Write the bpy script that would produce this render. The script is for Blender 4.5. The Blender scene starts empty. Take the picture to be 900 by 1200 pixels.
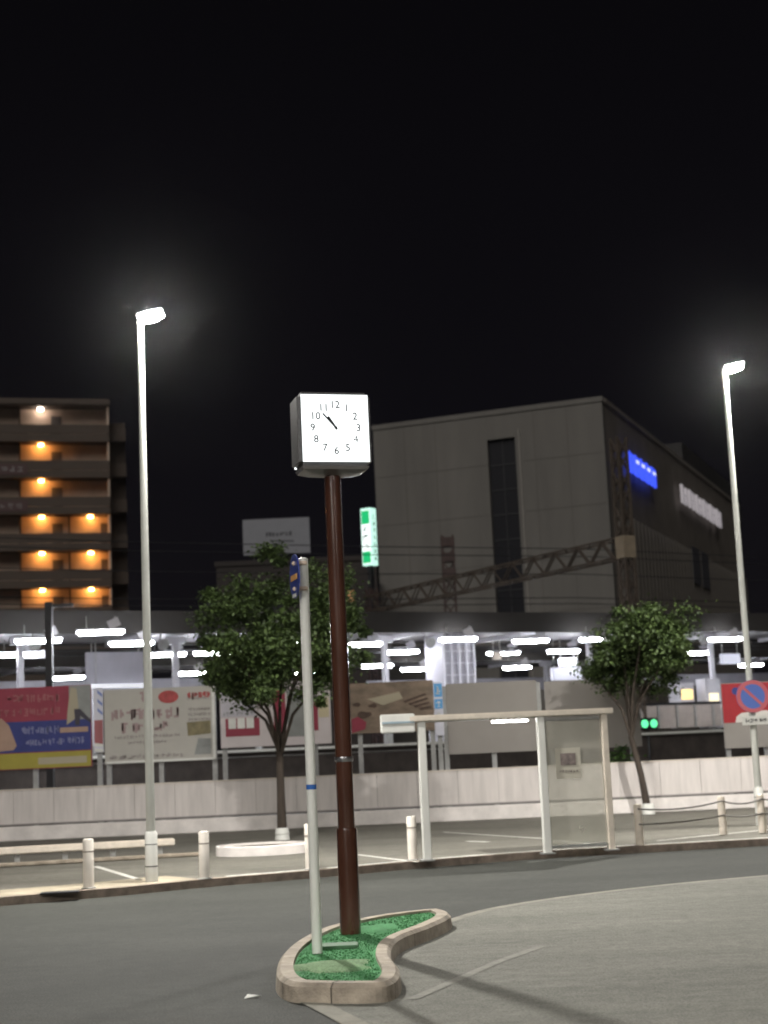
import bpy, bmesh, math, random
from mathutils import Vector, Matrix
R = math.radians
random.seed(7)
scene = bpy.context.scene
COL = scene.collection

# ------------------------------------------------------------------ camera model (photo is 900 x 1200)
F = 1800.0; EYE = 1.75; TH = math.atan(280/1800.0); PHI = 0.045
r0 = Vector((1, 0, 0)); f0 = Vector((0, math.cos(TH), math.sin(TH))); u0 = Vector((0, -math.sin(TH), math.cos(TH)))
CR = r0*math.cos(PHI) - u0*math.sin(PHI)
CU = u0*math.cos(PHI) + r0*math.sin(PHI)
CAM = Vector((0, 0, EYE))
def ray(px, py): return f0*F + CR*(px-450) + CU*(600-py)
def G(px, py, z=0.0):
    d = ray(px, py); return CAM + d*((z-EYE)/d.z)
def P(px, py, Y):
    d = ray(px, py); return CAM + d*(Y/d.y)
def PL(px, py, o, n):
    d = ray(px, py); return CAM + d*((o-CAM).dot(n)/d.dot(n))

cd = bpy.data.cameras.new('camera'); cam = bpy.data.objects.new('camera', cd); COL.objects.link(cam)
cd.sensor_fit = 'VERTICAL'; cd.sensor_height = 36.0; cd.lens = F/1200*36.0
cd.clip_start = 0.1; cd.clip_end = 3000
m3 = Matrix((CR, CU, -f0)).transposed()
cd.dof.use_dof = True; cd.dof.focus_distance = 14.0; cd.dof.aperture_fstop = 1.8
cam.matrix_world = Matrix.Translation(CAM) @ m3.to_4x4()
scene.camera = cam

# ------------------------------------------------------------------ materials
MATS = {}
def mat(name, col, rough=.6, metal=0., var=.0, vscale=3., streak=None, bump=0., bscale=40., emit=None, estr=0., spec=.5, coat=0., island=0.):
    if name in MATS: return MATS[name]
    m = bpy.data.materials.new(name); m.use_nodes = True; MATS[name] = m
    nt = m.node_tree; b = nt.nodes['Principled BSDF']
    b.inputs['Roughness'].default_value = rough; b.inputs['Metallic'].default_value = metal
    b.inputs['Specular IOR Level'].default_value = spec; b.inputs['Coat Weight'].default_value = coat
    b.inputs['Base Color'].default_value = (*col, 1)
    if var > 0 or island > 0 or bump > 0:
        tc = nt.nodes.new('ShaderNodeTexCoord'); mp = nt.nodes.new('ShaderNodeMapping')
        nt.links.new(tc.outputs['Object'], mp.inputs['Vector'])
        if streak: mp.inputs['Scale'].default_value = streak
    if var > 0:
        n = nt.nodes.new('ShaderNodeTexNoise'); n.inputs['Scale'].default_value = vscale
        n.inputs['Detail'].default_value = 6; n.inputs['Roughness'].default_value = .62
        nt.links.new(mp.outputs['Vector'], n.inputs['Vector'])
        rp = nt.nodes.new('ShaderNodeValToRGB')
        rp.color_ramp.elements[0].position = .28; rp.color_ramp.elements[1].position = .72
        rp.color_ramp.elements[0].color = (*[max(0, c*(1-var)) for c in col], 1)
        rp.color_ramp.elements[1].color = (*[min(1, c*(1+var)) for c in col], 1)
        nt.links.new(n.outputs['Fac'], rp.inputs['Fac']); nt.links.new(rp.outputs['Color'], b.inputs['Base Color'])
        rr = nt.nodes.new('ShaderNodeMapRange'); rr.inputs['To Min'].default_value = max(.02, rough-.12); rr.inputs['To Max'].default_value = min(1, rough+.12)
        nt.links.new(n.outputs['Fac'], rr.inputs['Value']); nt.links.new(rr.outputs['Result'], b.inputs['Roughness'])
    if island > 0:
        g = nt.nodes.new('ShaderNodeNewGeometry'); rp = nt.nodes.new('ShaderNodeValToRGB')
        rp.color_ramp.elements[0].color = (*[c*(1-island) for c in col], 1)
        rp.color_ramp.elements[1].color = (col[0]*(1+island*1.3), col[1]*(1+island), col[2]*(1+island*.6), 1)
        nt.links.new(g.outputs['Random Per Island'], rp.inputs['Fac']); nt.links.new(rp.outputs['Color'], b.inputs['Base Color'])
    if bump > 0:
        n2 = nt.nodes.new('ShaderNodeTexNoise'); n2.inputs['Scale'].default_value = bscale; n2.inputs['Detail'].default_value = 4
        nt.links.new(tc.outputs['Object'], n2.inputs['Vector'])
        bp = nt.nodes.new('ShaderNodeBump'); bp.inputs['Strength'].default_value = bump; bp.inputs['Distance'].default_value = .02
        nt.links.new(n2.outputs['Fac'], bp.inputs['Height']); nt.links.new(bp.outputs['Normal'], b.inputs['Normal'])
    if emit:
        b.inputs['Emission Color'].default_value = (*emit, 1); b.inputs['Emission Strength'].default_value = estr
    return m

def layered(name, base, spots, rough=.9, grain=.25, big=.25, streak=(1, 1, 1), bump=.35):
    """worn paving: fine grain, broad patches and drawn-out wear"""
    m = bpy.data.materials.new(name); m.use_nodes = True; MATS[name] = m
    nt = m.node_tree; b = nt.nodes['Principled BSDF']; L = nt.links.new
    tc = nt.nodes.new('ShaderNodeTexCoord'); mp = nt.nodes.new('ShaderNodeMapping'); mp.inputs['Scale'].default_value = streak
    L(tc.outputs['Object'], mp.inputs['Vector'])
    def noise(sc, det, src):
        n = nt.nodes.new('ShaderNodeTexNoise'); n.inputs['Scale'].default_value = sc; n.inputs['Detail'].default_value = det
        n.inputs['Roughness'].default_value = .6; L(src, n.inputs['Vector']); return n
    def ramp(src, a, bb, ca, cb):
        r = nt.nodes.new('ShaderNodeValToRGB'); r.color_ramp.elements[0].position = a; r.color_ramp.elements[1].position = bb
        r.color_ramp.elements[0].color = (*ca, 1); r.color_ramp.elements[1].color = (*cb, 1); L(src, r.inputs['Fac']); return r
    def mix(t, f, a, bb):
        x = nt.nodes.new('ShaderNodeMix'); x.data_type = 'RGBA'; x.blend_type = t
        if isinstance(f, float): x.inputs[0].default_value = f
        else: L(f, x.inputs[0])
        L(a, x.inputs[6]); L(bb, x.inputs[7]); return x
    n1 = noise(.6, 5, mp.outputs['Vector']); n2 = noise(55, 5, tc.outputs['Object']); n3 = noise(2.2, 8, mp.outputs['Vector'])
    A = ramp(n1.outputs['Fac'], .3, .7, [c*(1-big) for c in base], [c*(1+big) for c in base])
    B = ramp(n2.outputs['Fac'], .3, .7, (1-grain,)*3, (1+grain,)*3)
    C = ramp(n3.outputs['Fac'], .56, .75, (0,)*3, (1,)*3)
    S = nt.nodes.new('ShaderNodeRGB'); S.outputs[0].default_value = (*spots, 1)
    x = mix('MIX', C.outputs['Color'], A.outputs['Color'], S.outputs[0])
    n4 = noise(7, 7, tc.outputs['Object']); D = ramp(n4.outputs['Fac'], .25, .75, (.80,)*3, (1.20,)*3)
    x = mix('MULTIPLY', 1.0, x.outputs[2], D.outputs['Color'])
    y = mix('MULTIPLY', 1.0, x.outputs[2], B.outputs['Color'])
    L(y.outputs[2], b.inputs['Base Color'])
    b.inputs['Roughness'].default_value = rough; b.inputs['Specular IOR Level'].default_value = .3
    bp = nt.nodes.new('ShaderNodeBump'); bp.inputs['Strength'].default_value = bump; bp.inputs['Distance'].default_value = .008
    L(n2.outputs['Fac'], bp.inputs['Height']); L(bp.outputs['Normal'], b.inputs['Normal'])
    return m

def glow(name, col, s):
    if name in MATS: return MATS[name]
    m = bpy.data.materials.new(name); m.use_nodes = True; MATS[name] = m
    b = m.node_tree.nodes['Principled BSDF']
    b.inputs['Base Color'].default_value = (*[c*.25+.02 for c in col], 1); b.inputs['Emission Color'].default_value = (*col, 1); b.inputs['Emission Strength'].default_value = s
    return m

M_ASPH = layered('asphalt', (.042, .0432, .038), (.033, .0345, .031), .88, .55, .22, (.5, 1, 1), .6)
M_APRON = layered('worn_concrete', (.150, .148, .127), (.19, .187, .163), .9, .4, .20, (.30, 1.7, 1), .5)
M_LOT = layered('lot_paving', (.135, .128, .108), (.165, .155, .13), .9, .25, .22, (.4, 1.4, 1))
M_BALLAST = mat('ballast', (.03, .027, .025), .95, var=.5, vscale=9, bump=.8, bscale=25)
M_KERB = mat('kerb_stone', (.34, .29, .23), .85, var=.38, vscale=5, bump=.4, bscale=60)
M_KERBD = mat('kerb_brown', (.23, .185, .15), .85, var=.4, vscale=6, bump=.4, bscale=60)
M_FOOT = mat('footway_concrete', (.33, .285, .21), .9, var=.3, vscale=2.5, bump=.3, bscale=60)
M_STRIP = mat('edge_strip', (.21, .20, .165), .9, var=.3, vscale=4, bump=.3)
M_PAINT = mat('worn_white_paint', (.5, .49, .45), .8, var=.4, vscale=9)
M_WHITE = mat('white_enamel', (.74, .74, .70), .38, var=.07, vscale=6, streak=(1, 1, .25))
M_CREAM = mat('cream_enamel', (.70, .63, .54), .5, var=.14, vscale=7)
M_WALL = mat('white_sheet', (.68, .63, .605), .55, var=.15, vscale=2.2, streak=(2.5, 1, .3))
M_WALLB = mat('wall_plinth', (.80, .75, .72), .75, var=.18, vscale=2.5)
M_DARK = mat('dark_steel', (.03, .03, .033), .5, metal=.3, var=.3, vscale=5)
M_BROWN = mat('brown_enamel', (.075, .030, .019), .24, coat=.6, var=.25, vscale=4, streak=(1, 1, .3))
M_STEEL = mat('brushed_steel', (.42, .41, .42), .28, metal=.9, var=.1, vscale=8)
M_GALV = mat('galvanised_steel', (.40, .40, .39), .45, metal=.5, var=.18, vscale=7)
M_RUST = mat('rusty_steel', (.085, .066, .052), .7, metal=.2, var=.35, vscale=6)
M_RUSTD = mat('dark_red_steel', (.06, .036, .032), .7, var=.3)
M_BARK = mat('bark', (.06, .046, .036), .9, var=.4, vscale=12, streak=(1, 1, .2), bump=.6)
M_FACADE = mat('facade_tile', (.150, .141, .129), .75, var=.17, vscale=.5, streak=(1, 1, .16), bump=.1)
M_FACADED = mat('facade_rib', (.25, .22, .19), .7, var=.2, vscale=.5)
M_SLOT = mat('dark_glass', (.02, .02, .024), .25)
M_ROOFD = mat('dark_roofing', (.05, .044, .04), .85, var=.3, vscale=1.5)
M_CEIL = mat('pale_soffit', (.34, .33, .36), .6, var=.15, vscale=1.2)
M_FASCIA = mat('canopy_fascia', (.026, .023, .021), .8, var=.25, vscale=1.0)
M_PLATW = mat('platform_white', (.62, .61, .66), .5, var=.1)
M_LILAC = mat('lilac_panel', (.42, .41, .46), .5, var=.15, vscale=.8)
M_PLATD = mat('platform_face', (.06, .05, .045), .9, var=.4, vscale=2)
M_APT = mat('apartment_tile', (.088, .066, .053), .8, var=.12, vscale=.5)
M_APTW = mat('corridor_wall', (.52, .40, .32), .8, var=.15, vscale=.9)
M_DOOR = mat('steel_door', (.10, .085, .08), .6)
M_GREYB = mat('grey_board', (.26, .24, .22), .55, var=.09, vscale=.9)
M_FAR = mat('dark_block', (.035, .028, .026), .8, var=.3, vscale=.4)

# ------------------------------------------------------------------ mesh helpers
class MB:
    def __init__(s): s.bm = bmesh.new()
    def box(s, c, size, rz=0, mtx=None, bev=0):
        bm = s.bm; t = bmesh.ops.create_cube(bm, size=1.0)
        vs = t['verts']
        M = Matrix.Translation(Vector(c)) @ (mtx or Matrix.Rotation(rz, 4, 'Z')) @ Matrix.Diagonal((*size, 1))
        bmesh.ops.transform(bm, matrix=M, verts=vs)
        if bev > 0:
            es = list({e for v in vs for e in v.link_edges})
            bmesh.ops.bevel(bm, geom=es, offset=bev, segments=2, affect='EDGES', clamp_overlap=True)
        return s
    def span(s, a, b, bev=0):
        a = Vector(a); b = Vector(b); return s.box((a+b)/2, [abs(x) for x in (b-a)], bev=bev)
    def tube(s, pts, rad, seg=10, caps=True, smooth=True):
        bm = s.bm; pts = [Vector(p) for p in pts]; n = len(pts)
        if not hasattr(rad, '__len__'): rad = [rad]*n
        rings = []; ref = None
        for i, p in enumerate(pts):
            d = (pts[min(i+1, n-1)]-pts[max(i-1, 0)]).normalized()
            if ref is None: ref = Vector((1, 0, 0)) if abs(d.x) < .9 else Vector((0, 1, 0))
            u = (ref - d*ref.dot(d)).normalized(); v = d.cross(u); ref = u
            rings.append([bm.verts.new(p+(u*math.cos(2*math.pi*k/seg)+v*math.sin(2*math.pi*k/seg))*rad[i]) for k in range(seg)])
        for i in range(n-1):
            for k in range(seg):
                f = bm.faces.new((rings[i][k], rings[i][(k+1) % seg], rings[i+1][(k+1) % seg], rings[i+1][k])); f.smooth = smooth
        if caps:
            bm.faces.new(rings[0][::-1]); bm.faces.new(rings[-1])
        return s
    def bar(s, a, b, w, h=None):
        """square bar between two points"""
        a = Vector(a); b = Vector(b); d = b-a; L = d.length; h = h or w
        q = d.to_track_quat('X', 'Z').to_matrix().to_4x4()
        return s.box((a+b)/2, (L, w, h), mtx=q)
    def poly(s, pts, thick=0, axis=None):
        bm = s.bm; vs = [bm.verts.new(Vector(p)) for p in pts]; f = bm.faces.new(vs)
        if thick:
            e = bmesh.ops.extrude_face_region(bm, geom=[f]); nv = [g for g in e['geom'] if isinstance(g, bmesh.types.BMVert)]
            bmesh.ops.translate(bm, vec=Vector(axis)*thick, verts=nv)
        return s
    def strip(s, A, B):
        bm = s.bm; a = [bm.verts.new(Vector(p)) for p in A]; b = [bm.verts.new(Vector(p)) for p in B]
        for i in range(len(a)-1): bm.faces.new((a[i], a[i+1], b[i+1], b[i]))
        return s
    def lathe(s, prof, seg=20, c=(0, 0, 0)):
        bm = s.bm; rings = []
        for r, z in prof: rings.append([bm.verts.new((c[0]+r*math.cos(2*math.pi*k/seg), c[1]+r*math.sin(2*math.pi*k/seg), c[2]+z)) for k in range(seg)])
        for i in range(len(rings)-1):
            for k in range(seg):
                f = bm.faces.new((rings[i][k], rings[i][(k+1) % seg], rings[i+1][(k+1) % seg], rings[i+1][k])); f.smooth = True
        bm.faces.new(rings[0][::-1]); bm.faces.new(rings[-1]); return s
    def xform(s, M): bmesh.ops.transform(s.bm, matrix=M, verts=s.bm.verts[:]); return s
    def build(s, name, m, parent=None, loc=None, rz=0):
        bm = s.bm; bmesh.ops.recalc_face_normals(bm, faces=bm.faces[:])
        for e_ in bm.edges:
            if len(e_.link_faces) == 2 and e_.calc_face_angle(0) > .6: e_.smooth = False
        me = bpy.data.meshes.new(name); bm.to_mesh(me); bm.free(); me.materials.append(m)
        o = bpy.data.objects.new(name, me); COL.objects.link(o)
        if parent: o.parent = parent
        if loc is not None: o.location = loc
        if rz: o.rotation_euler.z = rz
        return o

def tag(o, label, cat, group=None, kind=None):
    if label: o['label'] = label
    if cat: o['category'] = cat
    if group: o['group'] = group
    if kind: o['kind'] = kind
    return o
def thing(name, label, cat, loc, rz=0, group=None):
    o = bpy.data.objects.new(name, None); COL.objects.link(o); o.location = loc; o.rotation_euler.z = rz
    o.empty_display_size = .2
    return tag(o, label, cat, group)
def dup(root, loc, label, rz=None):
    r = root.copy(); COL.objects.link(r); r.location = loc; r['label'] = label
    if rz is not None: r.rotation_euler.z = rz
    for ch in list(root.children):
        c = ch.copy(); COL.objects.link(c); c.parent = r
        for g in list(ch.children):
            d = g.copy(); COL.objects.link(d); d.parent = c
    return r
def structure(name, mb, m, loc=None): return tag(mb.build(name, m, None, loc), None, None, None, 'structure')

def text_into(mb, txt, size, M, thick=.004):
    cu = bpy.data.curves.new('t', 'FONT'); cu.body = txt; cu.size = size; cu.align_x = 'CENTER'; cu.align_y = 'CENTER'; cu.extrude = thick/2; cu.offset = size*.012 if txt != '4' else 0; cu.resolution_u = 3
    ob = bpy.data.objects.new('t', cu); COL.objects.link(ob)
    dg = bpy.context.evaluated_depsgraph_get(); me = bpy.data.meshes.new_from_object(ob.evaluated_get(dg))
    me.transform(M); mb.bm.from_mesh(me)
    bpy.data.objects.remove(ob); bpy.data.curves.remove(cu); bpy.data.meshes.remove(me)
FRONT = Matrix.Rotation(R(90), 4, 'X')           # text lying in XZ, read from -Y

def strokes(mb, x0, z0, x1, z1, n, y, rnd, w=.14, t=.004):
    """a row of n brush-stroke characters in the XZ rectangle, t thick, front at y"""
    cw = (x1-x0)/n; h = z1-z0
    for i in range(n):
        a = x0+i*cw+cw*.08; b = a+cw*.84
        for k in range(rnd.randint(3, 5)):
            if rnd.random() < .5:
                z = z0+h*rnd.uniform(.08, .92); c = rnd.uniform(a, a+cw*.3); d = rnd.uniform(b-cw*.3, b)
                mb.box(((c+d)/2, y, z), (d-c, t, h*w))
            else:
                x = rnd.uniform(a, b); c = z0+h*rnd.uniform(0, .35); d = z1-h*rnd.uniform(0, .3)
                mb.box((x, y-t*.3, (c+d)/2), (h*w*.9, t, d-c))

# ------------------------------------------------------------------ world and the one soft sun (night glow)
w = bpy.data.worlds.new('World'); scene.world = w; w.use_nodes = True
nt = w.node_tree; bg = nt.nodes['Background']
tc = nt.nodes.new('ShaderNodeTexCoord'); sx = nt.nodes.new('ShaderNodeSeparateXYZ'); nt.links.new(tc.outputs['Generated'], sx.inputs[0])
rp = nt.nodes.new('ShaderNodeValToRGB'); nt.links.new(sx.outputs['Z'], rp.inputs['Fac'])
rp.color_ramp.elements[0].position = 0.0; rp.color_ramp.elements[0].color = (.0066, .0058, .0070, 1)
rp.color_ramp.elements[1].position = .55; rp.color_ramp.elements[1].color = (.0022, .0020, .0026, 1)
e = rp.color_ramp.elements.new(.17); e.color = (.0040, .0036, .0050, 1)
nt.links.new(rp.outputs['Color'], bg.inputs['Color']); bg.inputs['Strength'].default_value = 1.0

sl = bpy.data.lights.new('sun', 'SUN'); so = bpy.data.objects.new('sun', sl); COL.objects.link(so)
sl.energy = 1.25; sl.angle = R(50); sl.color = (1.0, .96, .90)
sd = Vector((-.22, -.72, .66)).normalized(); so.rotation_euler = sd.to_track_quat('Z', 'Y').to_euler()

# ------------------------------------------------------------------ ground
structure('road', MB().poly([(-400, -60, 0), (400, -60, 0), (400, 700, 0), (-400, 700, 0)]), M_ASPH)

def off(line, d):
    out = []
    for i, p in enumerate(line):
        t = (line[min(i+1, len(line)-1)]-line[max(i-1, 0)]).normalized(); out.append(p+Vector((-t.y, t.x, 0))*d)
    return out
def smooth(pts, n=6, closed=False):
    out = []; N = len(pts); rng = N if closed else N-1
    for i in range(rng):
        if closed: a, b, c, d = pts[i-1], pts[i], pts[(i+1) % N], pts[(i+2) % N]
        else: a, b, c, d = pts[max(i-1, 0)], pts[i], pts[i+1], pts[min(i+2, N-1)]
        for k in range(n):
            t = k/n
            out.append(.5*((2*b)+(c-a)*t+(2*a-5*b+4*c-d)*t*t+(3*b-a-3*c+d)*t**3))
    if not closed: out.append(pts[-1])
    return out
def Z(p, z): return Vector((p.x, p.y, z))

# far pavement (raised lot between the road and the wall)
WALL_Y = 35.5
kl = [G(*q) for q in [(-60, 1068), (0, 1062), (150, 1049), (240, 1040), (370, 1029), (500, 1017), (640, 1006), (760, 999), (900, 991), (960, 987)]]
d0 = (kl[0]-kl[1]).normalized(); d1 = (kl[-1]-kl[-2]).normalized()
kl = [kl[0]+d0*30] + smooth(kl, 4) + [kl[-1]+d1*40]
KH = .11
ki = off(kl, .17); ki2 = off(kl, .19)
structure('kerb', MB().strip([Z(p, 0) for p in kl], [Z(p, KH) for p in kl]).strip([Z(p, KH) for p in kl], [Z(p, KH) for p in ki]), M_KERBD)
structure('lot_paving', MB().poly([Z(p, KH-.006) for p in ki] + [Vector((60, WALL_Y+.2, KH-.006)), Vector((-60, WALL_Y+.2, KH-.006))]), M_LOT)
fl = [p for p in kl if p.x < G(262, 1036).x]
structure('footway', MB().strip([Z(p, KH-.002) for p in off(fl, .17)], [Z(p, KH-.002) for p in off(fl, 1.25)]), M_FOOT)
fl2 = [p for p in kl if p.x >= G(262, 1036).x]
structure('kerb_line', MB().strip([Z(p, KH+.004) for p in off(fl2, .10)], [Z(p, KH+.004) for p in off(fl2, .24)]), M_PAINT)

# concrete apron in front right
ab = [G(*q) for q in [(515, 1082), (560, 1068), (620, 1057), (700, 1046), (800, 1035), (900, 1026), (1000, 1017)]]
ab = smooth(ab, 4)
an = [G(*q) for q in [(470, 1250), (400, 1201), (372, 1186), (345, 1172), (350, 1150)]]
edge = ab[::-1]
structure('apron', MB().poly([Z(p, .004) for p in ab] + [Vector((40, 26, .004)), Vector((40, -40, .004)), Vector((1.6, -40, .004)), Vector((.5, 3, .004))] + [Z(p, .004) for p in an]), M_APRON)
structure('apron_edge', MB().strip([Z(p, .008) for p in ab], [Z(p, .008) for p in off(ab, -.13)]).strip([Z(p, .008) for p in an[:4]], [Z(p, .008) for p in off(an[:4], -.16)]), M_STRIP)
ln = [G(*q) for q in [(490, 1172), (540, 1150), (590, 1128), (640, 1110)]]
tag(MB().strip([Z(p, .008) for p in ln], [Z(p, .008) for p in off(ln, .09)]).build('worn_line', mat('faded_paint', (.20, .195, .168), .9, var=.3, vscale=9)), None, None, None, 'structure')
structure('railway_bed', MB().poly([(-160, WALL_Y+.3, .02), (160, WALL_Y+.3, .02), (160, 260, .02), (-160, 260, .02)]), M_BALLAST)

def line_mark(a, b, wd=.1, z=KH-.002):
    a = G(*a, KH); b = G(*b, KH); n = Vector((-(b-a).y, (b-a).x, 0)).normalized()*wd/2
    structure('parking_line', MB().poly([Z(a-n, z), Z(b-n, z), Z(b+n, z), Z(a+n, z)]), M_PAINT)
line_mark((112, 1015), (165, 1031)); line_mark((408, 1000), (490, 1010)); line_mark((520, 975), (645, 983))
line_mark((648, 985), (700, 989)); line_mark((770, 985), (900, 972)); line_mark((548, 985.5), (572, 986.5), .16)
tag(MB().box((0, 0, .004), (.50, .26, .016), bev=.004).build('drain_grate', M_DARK, None, Z(G(70, 1046, KH), KH), R(8)), 'dark iron drain grate let into the pale footway near the left bollard', 'drain grate')
sc_ = MB(); sc_.poly([(0, 0, .004), (.11, .02, .02), (.12, .07, .01), (.02, .06, .025)], .002, (0, 0, 1))
tag(sc_.build('litter_scrap', M_WHITE, None, G(286, 1171)), 'small white scrap of litter lying on the dark road', 'litter')

# ------------------------------------------------------------------ traffic island
IH = .14
il = [G(x, y, IH) for x, y in [(324, 1137), (330, 1117), (347, 1102), (372, 1089), (398, 1081), (447, 1071), (500, 1065), (517, 1065), (528, 1071), (505, 1083), (475, 1094), (461, 1104), (458, 1118), (468, 1133), (463, 1146), (440, 1152), (365, 1152), (336, 1149)]]
il = smooth(il, 6, True)
ic = sum(il, Vector())/len(il); ic.z = 0
il = [p-ic for p in il]
area = sum(il[i].x*il[(i+1) % len(il)].y-il[(i+1) % len(il)].x*il[i].y for i in range(len(il)))
if area < 0: il = il[::-1]
def inset(loop, d):
    N = len(loop); o = []
    for i in range(N):
        t = (loop[(i+1) % N]-loop[i-1]).normalized(); o.append(loop[i]+Vector((-t.y, t.x, 0))*d)
    for _ in range(int(d*60)): o = [(o[i-1]+o[i]*2+o[(i+1) % N])/4 for i in range(N)]
    return o
isl = thing('traffic_island', 'kidney shaped traffic island with stone kerb and green turf under the clock', 'traffic island', ic)
i1 = inset(il, .03); i2 = inset(il, .125); i3 = inset(il, .145)
def ring(mb, A, B):
    mb.strip(A+[A[0]], B+[B[0]])
k = MB(); ring(k, [Z(p, 0) for p in inset(il, -.01)], [Z(p, IH-.03) for p in il]); ring(k, [Z(p, IH-.03) for p in il], [Z(p, IH) for p in i1]); ring(k, [Z(p, IH) for p in i1], [Z(p, IH) for p in i2]); ring(k, [Z(p, IH) for p in i2], [Z(p, .02) for p in i3])
k.build('kerb', M_KERB, isl)
jm = MB(); N_ = len(il)
for q in range(4, N_, 9):
    a_, b_ = il[q], i2[q]; t_ = (il[(q+1) % N_]-il[q-1]).normalized()*.005
    o_ = inset(il, -.012)[q]
    jm.strip([Z(o_-t_, .0), Z(o_-t_, IH-.03), Z(i1[q]-t_, IH+.003), Z(b_-t_, IH+.003)], [Z(o_+t_, .0), Z(o_+t_, IH-.03), Z(i1[q]+t_, IH+.003), Z(b_+t_, IH+.003)])
jm.build('mortar_joint', mat('mortar_dark', (.10, .085, .07), .95), isl)
M_TURF = layered('green_turf', (.065, .235, .09), (.085, .27, .115), .95, .2, .3, (1, 1, 1), .9)
M_TURFP = layered('worn_turf', (.17, .27, .14), (.10, .25, .10), .95, .4, .25, (1, 1, 1), .9)
MB().poly([Z(p, IH-.025) for p in i2]).build('turf', M_TURF, isl)
# low mounds of turf seen in the photo, the front one worn pale
def mound(px, py, rx, ry, h, m, rz=0.2, name='turf_mound'):
    c = G(px, py, IH)-ic; mb = MB(); prof = [(1, -.03), (.93, .25), (.75, .6), (.5, .86), (.2, .98), (.02, 1)]
    mb.lathe([(r_, z_*h) for r_, z_ in prof], 24); 
    for v in mb.bm.verts:
        q = math.atan2(v.co.y, v.co.x); k = 1+.16*math.sin(3*q+px)+.10*math.sin(5*q+py)+.06*math.sin(9*q); v.co.x *= k; v.co.y *= k
    mb.xform(Matrix.Translation((c.x, c.y, IH-.024)) @ Matrix.Rotation(rz, 4, 'Z') @ Matrix.Diagonal((rx, ry, 1, 1)))
    return mb.build(name, m, isl)
mound(388, 1129, .34, .34, .03, M_TURFP, 0)['label'] = 'worn pale turf mound'
mound(437, 1086, .24, .34, .03, M_TURF, -.5)
# grass-like tufts so the turf is not a flat sheet
def inside(x, y, loop):
    c = False; N = len(loop)
    for i in range(N):
        a, b = loop[i], loop[i-1]
        if (a.y > y) != (b.y > y) and x < (b.x-a.x)*(y-a.y)/(b.y-a.y)+a.x: c = not c
    return c
tf = MB(); rnd = random.Random(3); cnt = 0
while cnt < 5200:
    x = rnd.uniform(min(p.x for p in i3), max(p.x for p in i3)); y = rnd.uniform(min(p.y for p in i3), max(p.y for p in i3))
    if not inside(x, y, i3): continue
    cnt += 1; a = rnd.uniform(0, 6.28); h = rnd.uniform(.006, .018); ww = .007; dx, dy = math.cos(a), math.sin(a)
    lean = Vector((rnd.uniform(-.02, .02), rnd.uniform(-.02, .02), h)); b0 = Vector((x, y, IH-.026))
    vs = [tf.bm.verts.new(b0+Vector((dx*ww, dy*ww, 0))), tf.bm.verts.new(b0-Vector((dx*ww, dy*ww, 0))), tf.bm.verts.new(b0+lean)]
    tf.bm.faces.new(vs)
o = tf.build('turf_blades', mat('turf_blade', (.068, .24, .092), .9, island=.14), isl); o['kind'] = 'stuff'
# metal hatch in the turf
c = G(396, 1107, IH)-ic
MB().box((c.x, c.y, IH-.01), (.34, .26, .03), bev=.006).build('hatch', mat('hatch_green', (.07, .16, .08), .7, var=.3), isl)

# ------------------------------------------------------------------ clock
cb = G(411, 1094, IH-.02)
cl = thing('street_clock', 'square lit street clock on a brown pole reading seven minutes to eleven', 'clock', cb)
ppm = F/cb.y
top_z = EYE+(882-545)/ppm*1.005-cb.z
MB().lathe([(.080, .0), (.078, top_z)], 28).build('pole', M_BROWN, cl)
MB().lathe([(.096, 0.0), (.096, .92), (.09, .945)], 28).build('pole_sleeve', M_BROWN, cl)
MB().lathe([(.085, 1.55), (.0875, 1.56), (.0875, 1.585), (.085, 1.595)], 24).build('collar', M_STEEL, cl)
hd = bpy.data.objects.new('clock_head', None)
yaw = R(15); S = .645; DP = .40; cz = top_z+S/2+.0
RM = Matrix.Rotation(yaw, 4, 'Z') @ Matrix.Translation((0, 0, cz))
m = MB(); m.box((0, 0, 0), (S+.07, DP, S+.07), bev=.045); m.xform(RM); head = m.build('clock_case', mat('case_metal', (.085, .08, .08), .38, metal=.35, var=.15, vscale=5), cl)
m = MB(); prof = [(.40, 0), (.38, -.03), (.26, -.06), (.12, -.075)]
m.lathe(prof[::-1], 4); m.xform(RM @ Matrix.Translation((0, 0, -S/2-.035)) @ Matrix.Diagonal((1.15, .62, 1, 1)) @ Matrix.Rotation(R(45), 4, 'Z')); m.build('case_bracket', mat('bracket_metal', (.22, .205, .20), .35, metal=.6, var=.15), cl)
M_FACE = glow('clock_glow', (.95, 1.0, 1.0), 1.75)
m = MB(); m.box((0, -DP/2-.004, 0), (S, .02, S), bev=.0); m.xform(RM); m.build('dial', M_FACE, cl)
m = MB(); m.box((0, DP/2+.004, 0), (S, .02, S), bev=.0); m.xform(RM); m.build('dial', M_FACE, cl)
M_INK = mat('dial_ink', (.012, .014, .02), .6)
yf = -DP/2-.0175
num = MB()
for h in range(1, 13):
    a = R(30*h); text_into(num, str(h), .10, RM @ Matrix.Translation((.222*math.sin(a), yf, .222*math.cos(a))) @ FRONT)
num.build('numerals', M_INK, cl)
def hand(deg, L, wd, y, tail=.02):
    a = R(deg); mb = MB(); mb.box((0, 0, (L-tail)/2), (wd, .004, L+tail)); mb.xform(RM @ Matrix.Translation((0, y, 0)) @ Matrix.Rotation(a, 4, 'Y')); mb.build('clock_hand', M_INK, cl)
hand(326.5, .13, .022, yf-.004); hand(318, .185, .016, yf-.010)
m = MB(); m.tube([(0, yf-.02, 0), (0, yf, 0)], .012, 10); m.xform(RM); m.build('hub', M_INK, cl)

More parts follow.
